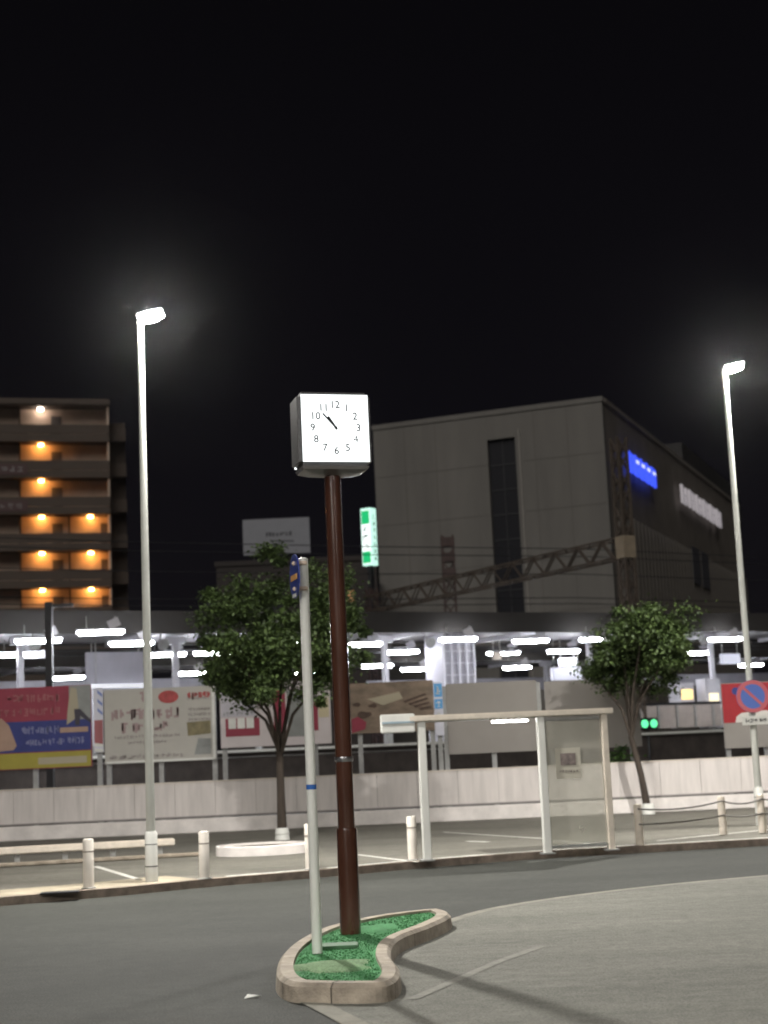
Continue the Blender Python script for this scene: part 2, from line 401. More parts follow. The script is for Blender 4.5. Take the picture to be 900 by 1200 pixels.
# ------------------------------------------------------------------ slim white sign pole on the island
sb = G(372, 1117, IH-.02)
sp = thing('road_sign', 'slim white pole on the island with a blue round sign seen edge-on', 'road sign', sb)
ppm2 = F/sb.y; SH = EYE+(886-660)/ppm2*1.01-sb.z
MB().lathe([(.043, 0), (.042, SH), (.02, SH+.012)], 18).build('pole', M_WHITE, sp)
MB().lathe([(.0435, EYE-.29-sb.z), (.0435, EYE-.25-sb.z)], 18).build('tape_band', mat('blue_tape', (.03, .13, .45), .5), sp)
Rs = Matrix.Translation((-.075, -.02, SH-.15)) @ Matrix.Rotation(R(-75), 4, 'Z')
m = MB(); m.tube([(0, -.006, 0), (0, .006, 0)], .19, 36, smooth=False); m.xform(Rs); disc = m.build('sign_disc', mat('sign_blue', (.035, .06, .30), .4, coat=.3), sp)
m = MB()
m.bm.from_mesh(bpy.data.meshes.new('x'))
for k_ in range(36):
    a, b = 2*math.pi*k_/36, 2*math.pi*(k_+1)/36
    q = [Vector((r_*math.cos(t), -.0085, r_*math.sin(t))) for r_, t in ((.188, a), (.188, b), (.155, b), (.155, a))]
    m.poly(q)
m.xform(Rs); m.build('rim', mat('sign_navy', (.05, .07, .26), .4), disc)
m = MB(); m.box((0, -.009, -.01), (.26, .004, .05)); m.xform(Rs); m.build('orange_reflection', mat('reflection_orange', (.75, .38, .12), .4), disc)  # orange reflection on the sign, painted as a coloured strip
m = MB(); m.box((0, -.009, -.165), (.15, .004, .03)); m.xform(Rs); m.build('white_edge', M_WHITE, disc)
for dz in (-.04, -.26):
    m = MB(); m.box((-.03, -.005, SH+dz), (.13, .10, .035), bev=.008); m.build('clamp', mat('clamp_zinc', (.62, .50, .40), .4, metal=.4), sp)

# ------------------------------------------------------------------ street lamps
M_LED = glow('street_led', (1.0, .97, .91), 10500)
M_LPOLE = mat('lamp_pole_paint', (.62, .63, .585), .5, var=.12, vscale=5, streak=(1, 1, .3))
M_LEDS = glow('street_led_skirt', (1.0, .985, .95), 26)
def lamp(base, H_, label, lean_to=1):
    t = thing('street_lamp', label, 'street lamp', base, 0, 'white street lamps of the station square')
    m = MB(); m.lathe([(.074, .0), (.072, .66), (.064, .665), (.046, H_)], 20); m.build('pole', M_LPOLE, t)
    m = MB(); m.lathe([(.088, 0), (.088, .66), (.08, .68)], 20); m.build('pole_sleeve', M_WHITE, t)
    m = MB(); m.lathe([(.090, .20), (.090, .215)], 20).lathe([(.090, .5), (.090, .512)], 20); m.build('band', M_DARK, t)
    Mh = Matrix.Translation((.17*lean_to, -.08, H_+.06)) @ Matrix.Rotation(R(-10*lean_to), 4, 'Y') @ Matrix.Rotation(R(-18), 4, 'X')
    m = MB(); m.box((0, 0, .045), (.50, .30, .06), bev=.025); m.xform(Mh @ Matrix.Diagonal((.8, .8, .8, 1))); hd = m.build('lamp_head', M_WHITE, t)
    m = MB(); m.lathe([(.03, -.030), (.11, -.026), (.15, -.012), (.158, .012)], 24); m.xform(Mh @ Matrix.Diagonal((1.05, .72, .8, 1))); m.build('lens', M_LED, hd)
    m = MB(); m.tube([(0, 0, H_-.02), (.02*lean_to, -.01, H_+.08)], .055, 14); m.build('neck', M_WHITE, t)
    return t
lb = G(178, 1033, KH); lh = EYE+(892-374)/(F/lb.y)*1.012-lb.z
lamp(lb, lh, 'lit white street lamp standing on the footway between two bollards')
lb2 = G(892, 967, KH); lh2 = EYE+(862-440)/(F/lb2.y)*1.02-lb2.z
lamp(lb2, lh2, 'lit white street lamp carrying a round no-parking sign, before the red hoarding')
lamp(Vector((-6.0, .5, .0)), 8.0, 'lit white street lamp beside the road left of the viewer')
lamp(Vector((7.5, -3.0, .0)), 8.0, 'lit white street lamp on the pale forecourt right of the viewer')
# round sign and plate strapped to the second lamp
rs = P(882, 816, lb2.y-.14); t = thing('no_parking_sign', 'round blue sign with red rim and white plate below on the lamp pole', 'road sign', rs)
m = MB(); m.tube([(0, -.012, 0), (0, .0, 0)], .30, 36, smooth=False); d = m.build('sign_disc', mat('sign_blue_face', (.12, .20, .58), .45), t)
m = MB()
for k_ in range(36):
    a, b = 2*math.pi*k_/36, 2*math.pi*(k_+1)/36
    m.poly([Vector((r_*math.cos(q), -.015, r_*math.sin(q))) for r_, q in ((.298, a), (.298, b), (.225, b), (.225, a))])
m.build('rim', mat('sign_pink_red', (.62, .16, .18), .45), d)
m = MB(); m.box((0, -.017, 0), (.46, .004, .05), mtx=Matrix.Rotation(R(45), 4, 'Y')); m.build('slash', MATS['sign_pink_red'], d)
m = MB(); m.box((0.02, -.006, -.44), (.50, .012, .16), bev=.003); pl = m.build('plate', M_WHITE, t)
m = MB(); strokes(m, -.18, -.48, .22, -.40, 5, -.015, random.Random(2), .16); m.build('lettering', M_INK, pl)

# ------------------------------------------------------------------ bollards
bol = thing('bollard', 'white steel bollard beside the drain grate, leftmost of the row', 'bollard', G(104, 1041, KH), 0, 'white bollards along the kerb')
MB().lathe([(.073, 0), (.073, .635), (.066, .648), (.005, .652)], 22).build('post', mat('bollard_white', (.74, .69, .62), .5, var=.1, vscale=5), bol)
MB().lathe([(.0775, .475), (.0775, .492)], 22).build('band', mat('pale_groove', (.30, .26, .22), .6), bol)
MB().lathe([(.10, 0), (.10, .012), (.08, .016)], 22).build('foot_plate', M_GALV, bol)
for px, py, lab in [(240, 1030, 'white steel bollard just right of the lit street lamp'), (364, 1019, 'white steel bollard partly hidden behind the slim white sign pole'), (484, 1008, 'white steel bollard beside the left post of the bus shelter')]:
    dup(bol, G(px, py, KH), lab)

# ------------------------------------------------------------------ boundary wall
wl = thing('boundary_wall', 'long low wall of white sheet panels along the railway', 'wall', (0, WALL_Y, KH))
WT = 1.24-KH+.0
m = MB(); x = -17.0; rnd = random.Random(5)
while x < 17.0:
    wdt = .92; m.box((x+wdt/2, .0+rnd.uniform(-.004, .004), .36+(WT-.36)/2), (wdt-.008, .05, WT-.36)); x += wdt
m.build('panel', M_WALL, wl)
MB().box((0, -.02, .16), (34, .16, .32), bev=.015).build('plinth', M_WALLB, wl)
MB().box((0, -.035, .36), (34, .05, .035)).build('rail', mat('wall_rail', (.24, .22, .21), .6, var=.2), wl)
MB().box((0, .0, WT+.012), (34, .075, .024)).build('capping', M_CREAM, wl)

# low beam barrier at left
gb = G(-60, 1019, KH); ge = G(238, 1002, KH); gv = ge-gb; ga = math.atan2(gv.y, gv.x); gl = gv.length
gr = thing('low_barrier', 'low beige beam barrier along the lot behind the left bollards', 'barrier', gb, ga)
MB().box((gl*.44, .25, .24), (gl*.9, .10, .13), bev=.02).build('beam', M_CREAM, gr)
for i in range(5): MB().box((.3+i*(gl*.9-.6)/4, .29, .1), (.09, .06, .2)).build('post', M_GALV, gr)
MB().box((gl/2, -.1, .03), (gl, .22, .06), bev=.015).build('kerb_block', M_KERB, gr)

# railing with sagging rails at right
rp_ = [G(750, 990, KH), G(848, 978, KH), G(894, 976, KH), G(980, 968, KH)]
rb = rp_[0]; rl = thing('pipe_railing', 'white posts with two dark sagging cables at the right kerb', 'railing', rb)
for q in rp_:
    q = q-rb; m = MB(); m.lathe([(.065, 0), (.065, .60), (.055, .63), (.01, .64)], 18, (q.x, q.y, 0)); m.build('post', M_CREAM, rl)
for hz, sag in ((.56, .06), (.32, .03)):
    pts = []
    for i in range(3):
        a, b = rp_[i]-rb, rp_[i+1]-rb
        for k_ in range(8):
            s_ = k_/8; p = a.lerp(b, s_); pts.append(Vector((p.x, p.y-.075, hz-sag*4*s_*(1-s_))))
    MB().tube(pts, .014, 8).build('cable', mat('cable_grey', (.13, .12, .11), .6), rl)

# ------------------------------------------------------------------ bus shelter
s0 = G(501, 1009, KH); s1 = G(646, 1002, KH); s2 = G(717, 996.5, KH)
sv = s2-s0; sa = math.atan2(sv.y, sv.x); SLn = sv.length; SM = (s1-s0).length
SHH = EYE+(878-846)/(F/s0.y)-KH
st = thing('bus_shelter', 'open white framed bus shelter with one glass panel and a tube light', 'bus shelter', s0, sa)
for xx, ww in ((0, .12), (SM, .115), (SLn, .10)):
    MB().box((xx, 0, SHH/2), (ww, .11, SHH), bev=.012).build('post', M_WHITE if xx < SLn else M_CREAM, st)
    MB().box((xx, 0, .012), (.2, .2, .024), bev=.004).build('foot_plate', M_GALV, st)
MB().box((SLn/2-.02, 0, SHH+.045), (SLn+.34, .14, .09), bev=.012).build('front_beam', M_CREAM, st)
MB().box((SLn/2-.02, .62, SHH+.065), (SLn+.3, 1.1, .05), bev=.01).build('roof', M_CREAM, st)
MB().box((SLn/2-.02, 1.2, SHH+.045), (SLn+.3, .05, .09), bev=.01).build('gutter', M_GALV, st)
for xx in (SM*.98,):
    pass
x1 = SM*.66; m = MB(); m.box((x1+.22, .25, SHH-.012), (.62, .14, .035), bev=.008); th = m.build('light_fitting', M_WHITE, st)
m = MB(); m.box((x1+.22, .25, SHH-.045), (.56, .10, .03), bev=.008); m.build('tube_light', glow('shelter_tube', (1, .98, .95), 24), th)
mg = bpy.data.materials.new('hazy_glass'); mg.use_nodes = True; n_ = mg.node_tree; n_.nodes.clear(); L_ = n_.links.new
out = n_.nodes.new('ShaderNodeOutputMaterial'); tr = n_.nodes.new('ShaderNodeBsdfTransparent'); df = n_.nodes.new('ShaderNodeBsdfDiffuse'); gs = n_.nodes.new('ShaderNodeBsdfGlossy')
tr.inputs[0].default_value = (.95, .96, .93, 1); df.inputs[0].default_value = (.76, .73, .65, 1); gs.inputs['Roughness'].default_value = .07
nz = n_.nodes.new('ShaderNodeTexNoise'); nz.inputs['Scale'].default_value = 1.6; nz.inputs['Detail'].default_value = 5
mr = n_.nodes.new('ShaderNodeMapRange'); mr.inputs['To Min'].default_value = .20; mr.inputs['To Max'].default_value = .50
tcg = n_.nodes.new('ShaderNodeTexCoord'); L_(tcg.outputs['Object'], nz.inputs['Vector']); L_(nz.outputs['Fac'], mr.inputs['Value'])
mx = n_.nodes.new('ShaderNodeMixShader'); L_(mr.outputs['Result'], mx.inputs[0]); L_(tr.outputs[0], mx.inputs[1]); L_(df.outputs[0], mx.inputs[2])
fr = n_.nodes.new('ShaderNodeFresnel'); mx2 = n_.nodes.new('ShaderNodeMixShader'); L_(fr.outputs[0], mx2.inputs[0]); L_(mx.outputs[0], mx2.inputs[1]); L_(gs.outputs[0], mx2.inputs[2]); L_(mx2.outputs[0], out.inputs[0])
gx = (SM+SLn)/2; gw = SLn-SM-.12
gp = MB().box((gx, 0, .12+(SHH-.16)/2), (gw, .012, SHH-.18)).build('glass_panel', mg, st)
MB().box((gx, 0, .10), (gw, .04, .04)).build('glass_rail', M_GALV, st); MB().box((gx, 0, SHH-.05), (gw, .04, .04)).build('glass_rail', M_GALV, st)
nt_ = MB().box((gx-.10, -.010, SHH-.72), (.40, .004, .46)).build('notice', mat('notice_paper', (.55, .52, .44), .8, var=.06), gp)
m = MB(); m.box((gx-.10, -.0145, SHH-.66), (.24, .003, .18)); m.build('notice_picture', mat('notice_ink', (.22, .18, .17), .8, var=.5, vscale=14), nt_)
m = MB(); strokes(m, gx-.25, SHH-.86, gx+.05, SHH-.82, 7, -.0145, random.Random(8), .2, .003); m.build('lettering', MATS['notice_ink'], nt_)
# timetable panel hung at the left end of the front beam
m = MB(); m.box((-.36, -.02, SHH-.015), (.52, .08, .28), bev=.015); sb_ = m.build('name_board', M_WHITE, st)
m = MB(); m.box((-.36, -.064, SHH-.0), (.49, .006, .03)); m.build('board_stripe', mat('pale_blue', (.35, .45, .52), .5), sb_)

# ------------------------------------------------------------------ trees and planter
M_LEAF = mat('leaf', (.055, .094, .028), .6, island=.5)
M_LEAF.node_tree.nodes['Principled BSDF'].inputs['Transmission Weight'].default_value = 0
def tree(label, base, H_, W_, trunk_h, tr, seed, nleaf, crown0, crown1, leaf=.085, skew=0, lean=0, nclump=55):
    rnd = random.Random(seed); t = thing('street_tree', label, 'tree', base, 0, 'small street trees before the railway wall')
    m = MB(); m.tube([(0, 0, -.05), (lean*.4, .0, trunk_h*.5), (lean, 0, trunk_h)], [tr*1.25, tr*.95, tr*.85], 12)
    tips = []
    nb = 8
    for i in range(nb):
        a = 2*math.pi*(i+rnd.uniform(-.3, .3))/nb; rad = W_*.5*rnd.uniform(.45, .95); hz = rnd.uniform(crown0+.25*(crown1-crown0), crown1*.95)
        p0 = Vector((lean*.97, 0, trunk_h-rnd.uniform(.0, .15)))
        p3 = Vector((math.cos(a)*rad+skew*.3, math.sin(a)*rad, hz))
        p1 = p0.lerp(p3, .35)+Vector((0, 0, .12)); p1.x -= (p3.x-p0.x)*.12; p1.y -= (p3.y-p0.y)*.12
        p2 = p0.lerp(p3, .7)+Vector((0, 0, .06))
        m.tube([p0, p1, p2, p3], [tr*.5, tr*.38, tr*.24, tr*.08], 7)
        tips.append((p2, p3))
        for j in range(3):
            s_ = rnd.uniform(.35, .9); q0 = p1.lerp(p3, s_); q1 = q0+Vector((rnd.uniform(-.5, .5), rnd.uniform(-.5, .5), rnd.uniform(.05, .6)))*W_*.3
            m.tube([q0, q0.lerp(q1, .5)+Vector((0, 0, .03)), q1], [tr*.2, tr*.13, tr*.05], 5); tips.append((q0, q1))
    m.build('trunk', M_BARK, t)
    # crown: leaves gathered round clump centres
    cl_ = []
    for a, b in tips:
        for s_ in (.55, 1.0): cl_.append((a.lerp(b, s_), rnd.uniform(.22, .42)))
    for _ in range(nclump):
        while True:
            v = Vector((rnd.uniform(-1, 1), rnd.uniform(-1, 1), rnd.uniform(-1, 1)))
            if .25 < v.length < 1: break
        cc = Vector((v.x*W_*.5+skew*.35, v.y*W_*.5, (crown0+crown1)/2+v.z*(crown1-crown0)*.5))
        cc += Vector((rnd.gauss(0, .20), rnd.gauss(0, .20), rnd.gauss(0, .16))); cl_.append((cc, rnd.uniform(.10, .34)))
    bm = bmesh.new()
    for i in range(nleaf):
        c_, r_ = rnd.choice(cl_)
        v = Vector((rnd.gauss(0, 1), rnd.gauss(0, 1), rnd.gauss(0, .7)))*r_*.52; p = c_+v
        if p.z < crown0-.1: p.z = crown0-.1+rnd.uniform(0, .3)
        d = Vector((rnd.gauss(0, 1), rnd.gauss(0, 1), rnd.gauss(-.4, .6))).normalized(); up = Vector((rnd.gauss(0, .5), rnd.gauss(0, .5), 1)).normalized()
        s_ = d.cross(up).normalized(); nrm = s_.cross(d); L = leaf*rnd.uniform(.7, 1.35); wd = L*.32
        vs = [bm.verts.new(p), bm.verts.new(p+d*L*.45+s_*wd+nrm*L*.05), bm.verts.new(p+d*L), bm.verts.new(p+d*L*.45-s_*wd+nrm*L*.05)]
        bm.faces.new((vs[0], vs[1], vs[2])); bm.faces.new((vs[0], vs[2], vs[3]))
    me = bpy.data.meshes.new('crown'); bm.to_mesh(me); bm.free(); me.materials.append(M_LEAF)
    o = bpy.data.objects.new('crown', me); COL.objects.link(o); o.parent = t
    return t
tb = G(331, 984, KH); k_ = F/tb.y
def zof(px, py, Y): return P(px, py, Y).z
tree('bushy street tree growing from the round planter behind the clock pole', Vector((tb.x, tb.y, KH)), 0, 200/k_, zof(330, 880, tb.y)-KH, .085, 11, 42000, zof(335, 838, tb.y)-KH, zof(335, 652, tb.y)-KH, .088, skew=.25, nclump=74)
tb2 = Vector((P(760, 948, WALL_Y-.7).x, WALL_Y-.7, KH)); k2 = F/tb2.y
tree('slender street tree before the white wall, right of the shelter', tb2, 0, 122/k2, zof(755, 862, tb2.y)-KH, .075, 23, 30000, zof(765, 812, tb2.y)-KH, zof(765, 700, tb2.y)-KH, .088, skew=.25, lean=-.28, nclump=58)
pp = G(308, 1003, KH)
pt = thing('tree_planter', 'low round concrete planter around the foot of the bushy tree', 'planter', Vector((G(306, 1003, KH).x, G(306, 1003, KH).y+.55, KH)))
rx = 56/(F/pp.y)
m = MB(); m.lathe([(1.0, 0), (1.0, .15), (.98, .165), (.93, .165), (.925, .10)], 48); m.xform(Matrix.Diagonal((rx, .62, 1, 1))); m.build('rim', M_WALLB, pt)
m = MB(); m.lathe([(.92, .03), (.92, .125)], 40); m.xform(Matrix.Diagonal((rx, .62, 1, 1))); m.build('soil', mat('soil', (.10, .085, .06), .95, var=.4, vscale=14, bump=.8), pt)
sk = G(332, 980, KH)
for tt, lab in ((tb, 'pale root guard wrapped round the foot of the bushy tree'), (tb2, 'pale root guard wrapped round the foot of the slender tree')):
    m = MB(); m.lathe([(.15, 0), (.135, .10), (.145, .12), (.125, .22), (.11, .23)], 18); tag(m.build('root_guard', M_WHITE, None, Vector((tt.x, tt.y, KH))), lab, 'root guard', 'root guards at the tree feet')
# small shrub peeping through the gap under the hoardings
rnd = random.Random(41); bm = bmesh.new()
for i in range(500):
    p = Vector((rnd.gauss(0, .16), rnd.gauss(0, .15), .25+1.3*rnd.random())); d = Vector((rnd.gauss(0, 1), rnd.gauss(0, 1), rnd.gauss(0, .8))).normalized(); s_ = d.orthogonal().normalized()*.035
    bm.faces.new([bm.verts.new(p), bm.verts.new(p+d*.06+s_), bm.verts.new(p+d*.13), bm.verts.new(p+d*.06-s_)])
me = bpy.data.meshes.new('foliage'); bm.to_mesh(me); bm.free(); me.materials.append(mat('leaf_bright', (.06, .13, .03), .6, island=.4))
o = bpy.data.objects.new('foliage', me); COL.objects.link(o)
shp = P(728, 890, WALL_Y+1.2); shp.z = .1
sh = thing('shrub', 'small green shrub seen through the gap behind the white wall', 'shrub', shp); o.parent = sh
MB().tube([(0, 0, -.05), (.02, .01, .5), (0, 0, 1.1)], [.02, .015, .006], 6).build('stem', M_BARK, sh)

# ------------------------------------------------------------------ hoardings behind the wall
HY = WALL_Y+1.1
def board(name, label, x0, y0, x1, y1, m_, posts=(), cat='billboard', thick=.06, Y=HY, frame=None, group='hoardings behind the white wall'):
    """flat upright board whose front spans the photo rectangle at depth Y; returns thing and its local rectangle"""
    a = P(x0, (y1), Y); b = P(x1, y1, Y); top = P((x0+x1)/2, y0, Y).z; bot = P((x0+x1)/2, y1, Y).z
    W_ = b.x-a.x; H_ = top-bot; base = Vector(((a.x+b.x)/2, Y, .05))
    t = thing(name, label, cat, base, 0, group)
    p = MB().box((0, thick/2, bot-.05+H_/2), (W_, thick, H_), bev=.004).build('panel', m_, t)
    for s_ in posts:
        MB().box((s_*W_, thick+.055, (top-.1)/2), (.11, .10, top-.1)).build('post', M_GALV, t)
    return t, p, W_, H_, bot-.05
def part(p, name, m_, pts, t=.006, y=-.0):
    """a flat coloured field: polygon in local XZ, t proud of the panel"""
    mb = MB(); mb.poly([(x, y-t, z) for x, z in pts], t*.8, (0, 1, 0)); return mb.build(name, m_, p)
def rect(x0, z0, x1, z1): return [(x0, z0), (x1, z0), (x1, z1), (x0, z1)]
C_RED = mat('poster_red', (.29, .04, .068), .5, var=.10); C_BLUE = mat('poster_blue', (.035, .045, .20), .5, var=.15)
C_YEL = mat('poster_yellow', (.36, .31, .05), .5, var=.1); C_BEI = mat('poster_beige', (.42, .37, .27), .5); C_PINK = mat('poster_pink', (.36, .12, .13), .5, var=.15)
C_SKIN = mat('poster_skin', (.42, .28, .21), .5, var=.1); C_PALE = mat('poster_pale', (.55, .53, .58), .5, var=.08); C_GREY = mat('poster_grey', (.28, .29, .28), .5, var=.2)
C_INK = mat('poster_ink', (.05, .045, .06), .5); C_ROSE = mat('poster_rose_ink', (.37, .27, .27), .6); C_WHITE = mat('poster_white', (.62, .59, .55), .5, var=.06)
C_OLIVE = mat('poster_olive', (.20, .17, .09), .5, var=.4, vscale=6); C_OVAL = mat('poster_oval', (.40, .06, .06), .5, var=.3, vscale=9)

# 1 red / blue / yellow advertisement
t, p, W_, H_, b0 = board('billboard', 'red, blue and yellow advertising hoarding with a standing figure, at far left', -60, 806, 108, 902, C_RED, (-.42, .1))
X = lambda px: (px+60)/168*W_-W_/2
Zz = lambda py: b0+(902-py)/96*H_
part(p, 'blue_field', C_BLUE, rect(X(-60), Zz(882), X(107), Zz(846)))
part(p, 'yellow_field', C_YEL, rect(X(-60), Zz(901), X(107), Zz(883)))
part(p, 'beige_strip', C_BEI, rect(X(45), Zz(897), X(102), Zz(889)), .010)
part(p, 'grey_field', C_GREY, rect(X(82), Zz(846), X(107.5), Zz(806.5)))
m = MB(); r_ = random.Random(4); strokes(m, X(8), Zz(824), X(72), Zz(814), 9, -.006, r_, .2); strokes(m, X(-50), Zz(840), X(74), Zz(830), 16, -.006, r_, .16); m.build('headline', C_PINK, p)
m = MB(); strokes(m, X(24), Zz(862), X(70), Zz(852), 8, -.010, r_, .14); strokes(m, X(30), Zz(875), X(76), Zz(867), 9, -.010, r_, .16); strokes(m, X(80), Zz(875), X(100), Zz(866), 4, -.010, r_, .14); m.build('lettering', mat('poster_blue_pale', (.22, .23, .40), .5), p)
part(p, 'arm_picture', C_SKIN, [(X(-20), Zz(846)), (X(2), Zz(841)), (X(11), Zz(850)), (X(20), Zz(874)), (X(16), Zz(879)), (X(-20), Zz(881)), (X(-20), Zz(873)), (X(10), Zz(872)), (X(3), Zz(856)), (X(-20), Zz(866))][:6] , .012)
part(p, 'figure_picture', C_BEI, [(X(84), Zz(808)), (X(91), Zz(810)), (X(93), Zz(832)), (X(88), Zz(846)), (X(79), Zz(852)), (X(80), Zz(838))], .012)
part(p, 'trousers_picture', C_INK, [(X(88), Zz(834)), (X(95), Zz(834)), (X(108), Zz(848)), (X(107), Zz(851)), (X(95), Zz(842)), (X(94), Zz(853)), (X(89), Zz(853))], .016)
part(p, 'sofa_picture', C_SKIN, rect(X(71), Zz(861), X(104), Zz(855)), .014)
# 2 narrow upright sign
t, p, W_, H_, b0 = board('hoarding_banner', 'narrow upright banner, blue striped above and red below, beside the rose lettered hoarding', 110.5, 806, 121.5, 882, mat('banner_white', (.66, .66, .74), .5), (0,), 'banner')
part(p, 'red_field', C_PINK, rect(-W_/2+.01, b0+.13*H_, W_/2-.01, b0+.50*H_))
for i, zz in enumerate((.92, .78, .64)):
    part(p, 'blue_stripe', mat('banner_blue', (.20, .26, .55), .5), [(-.02, b0+zz*H_), (W_/2-.01, b0+(zz-.07)*H_), (W_/2-.01, b0+(zz-.02)*H_), (-.02, b0+(zz+.05)*H_)])
for zz in (.02, .10):
    part(p, 'white_slash', M_WHITE, [(-W_/2+.01, b0+zz*H_), (W_/2-.01, b0+(zz-.015)*H_), (W_/2-.01, b0+(zz+.03)*H_), (-W_/2+.01, b0+(zz+.05)*H_)], .012)
# 3 rose lettered board
t, p, W_, H_, b0 = board('billboard', 'off-white hoarding with rose lettering, a red oval and an olive picture', 123, 806, 254, 893, mat('poster_offwhite', (.47, .45, .41), .5, var=.07, vscale=1.5), (-.47, .0, .48))
X = lambda px: (px-123)/131*W_-W_/2
Zz = lambda py: b0+(893-py)/87*H_
m = MB(); N = 28
part(p, 'red_oval', C_OVAL, [(X(199)+X(13.5+123)*0+math.cos(a)*(12/131*W_), Zz(817)+math.sin(a)*(7.5/87*H_)) for a in [2*math.pi*i/N for i in range(N)]])
m = MB(); r_ = random.Random(9)
strokes(m, X(130), Zz(843), X(212), Zz(829), 9, -.006, r_, .2); strokes(m, X(142), Zz(858), X(200), Zz(845), 6, -.006, r_, .2); strokes(m, X(164), Zz(822), X(172), Zz(810), 1, -.006, r_, .25)
m.build('headline', C_ROSE, p)
m = MB(); strokes(m, X(134), Zz(864), X(212), Zz(860), 22, -.006, r_, .18); strokes(m, X(150), Zz(871), X(196), Zz(867), 13, -.006, r_, .18); strokes(m, X(128), Zz(888), X(216), Zz(883), 16, -.006, r_, .22)
for i, (yy, c0) in enumerate(((818, 0), (831, 1), (837, 1), (843, 1))): strokes(m, X(222), Zz(yy+4), X(248), Zz(yy), 9, -.006, r_, .2)
m.build('lettering', mat('poster_grey_ink', (.32, .285, .275), .6), p)
m = MB(); strokes(m, X(220), Zz(820), X(248), Zz(812), 6, -.0065, r_, .25); m.build('side_heading', C_OVAL, p)
part(p, 'olive_picture', C_OLIVE, [(X(221), Zz(864)), (X(248), Zz(862)), (X(248), Zz(847)), (X(220), Zz(848))])
part(p, 'grey_picture', C_GREY, [(X(228), Zz(886)), (X(248), Zz(886)), (X(248), Zz(868)), (X(233), Zz(867))])
part(p, 'frame', M_WHITE, rect(X(250), Zz(892), X(253.5), Zz(807)), .012); part(p, 'frame', M_WHITE, rect(X(123.5), Zz(892.5), X(251), Zz(890)), .011)
# 4 red and white board behind the tree
t, p, W_, H_, b0 = board('billboard', 'white hoarding with red bands and pale tiles, half hidden behind the bushy tree', 259, 799, 389, 874, mat('poster_whiter', (.66, .60, .60), .5, var=.06), (-.47, .35))
X = lambda px: (px-259)/130*W_-W_/2
Zz = lambda py: b0+(874-py)/75*H_
part(p, 'lilac_field', C_PALE, rect(X(260), Zz(838), X(300), Zz(800)))
part(p, 'red_band', C_RED, rect(X(265), Zz(861), X(305), Zz(840)))
m = MB()
for i in range(3): m.box((X(273+i*10.5), -.010, Zz(846)), (9.0/130*W_, .006, 12/75*H_), bev=.002)
m.build('tile_row', M_WHITE, p)
part(p, 'red_band', C_RED, rect(X(322), Zz(868), X(336), Zz(806))); part(p, 'red_band', C_RED, rect(X(366), Zz(858), X(374), Zz(826)))
part(p, 'dark_picture', C_GREY, rect(X(338), Zz(864), X(362), Zz(810)))
part(p, 'cream_notice', mat('cream_notice', (.62, .54, .36), .5), rect(X(375), Zz(843), X(387), Zz(820)))
m = MB(); strokes(m, X(262), Zz(812), X(298), Zz(806), 8, -.010, random.Random(4), .14); strokes(m, X(262), Zz(836), X(298), Zz(832), 10, -.010, random.Random(5), .14); m.build('lettering', C_GREY, p)
# 5 brown mural
t, p, W_, H_, b0 = board('billboard', 'brown picture hoarding with a red corner, above the dark gap by the shelter', 412, 799, 510, 858, mat('poster_brown', (.22, .165, .12), .55, var=.45, vscale=2.2, streak=(1, 1, 2)), (-.4, .47))
X = lambda px: (px-412)/98*W_-W_/2
Zz = lambda py: b0+(858-py)/59*H_
part(p, 'red_corner', C_RED, [(X(412.5), Zz(857)), (X(428), Zz(853)), (X(430), Zz(845)), (X(420), Zz(838)), (X(412.5), Zz(841))])
for a in ((419, 824, 5), (438, 826, 5.5), (476, 842, 9), (428, 836, 9)):
    part(p, 'brown_figure', mat('mural_dark', (.09, .055, .04), .6, var=.5, vscale=9), [(X(a[0])+math.cos(q)*a[2]/98*W_*.95, Zz(a[1])+math.sin(q)*a[2]/59*H_*.45*(1+.25*math.sin(3*q+a[0]))) for q in [2*math.pi*i/18 for i in range(18)]], .009)
part(p, 'pale_streak', C_BEI, [(X(432), Zz(818)), (X(470), Zz(811)), (X(474), Zz(819)), (X(450), Zz(826))], .007)
for i in range(4): part(p, 'branch_streak', MATS['mural_dark'], [(X(474+i*6), Zz(822+i*3)), (X(500+i*2), Zz(814+i*5)), (X(502+i*2), Zz(816+i*5)), (X(476+i*6), Zz(824.5+i*3))], .012+i*.003)
# 6 blue / white banner
t, p, W_, H_, b0 = board('hoarding_banner', 'narrow bright blue and white banner left of the blank grey hoardings', 510.5, 799, 521, 862, mat('banner_white', (.66, .66, .74), .5), (0,), 'banner')
part(p, 'blue_field', mat('banner_sky', (.10, .34, .66), .5), rect(-W_/2+.01, b0+.72*H_, W_/2-.01, b0+.97*H_)); part(p, 'blue_field', MATS['banner_sky'], rect(-W_/2+.01, b0+.5*H_, W_/2-.01, b0+.68*H_))
m = MB(); r_ = random.Random(5); strokes(m, -W_/2+.03, b0+.76*H_, W_/2-.03, b0+.93*H_, 1, -.010, r_, .10); strokes(m, -W_/2+.03, b0+.53*H_, W_/2-.03, b0+.64*H_, 1, -.010, r_, .12); strokes(m, -W_/2+.03, b0+.22*H_, W_/2-.03, b0+.44*H_, 1, -.006, r_, .08); m.build('lettering', M_WHITE, p)
# 7, 8 blank boards
t, p, W_, H_, b0 = board('hoarding', 'blank grey hoarding right of the blue and white banner', 526, 799, 633, 882, M_GREYB, (-.52, .0, .52))
t, p, W_, H_, b0 = board('hoarding', 'blank grey hoarding half behind the shelter glass and the slender tree', 642, 796, 753, 877, M_GREYB, (-.45, .4))
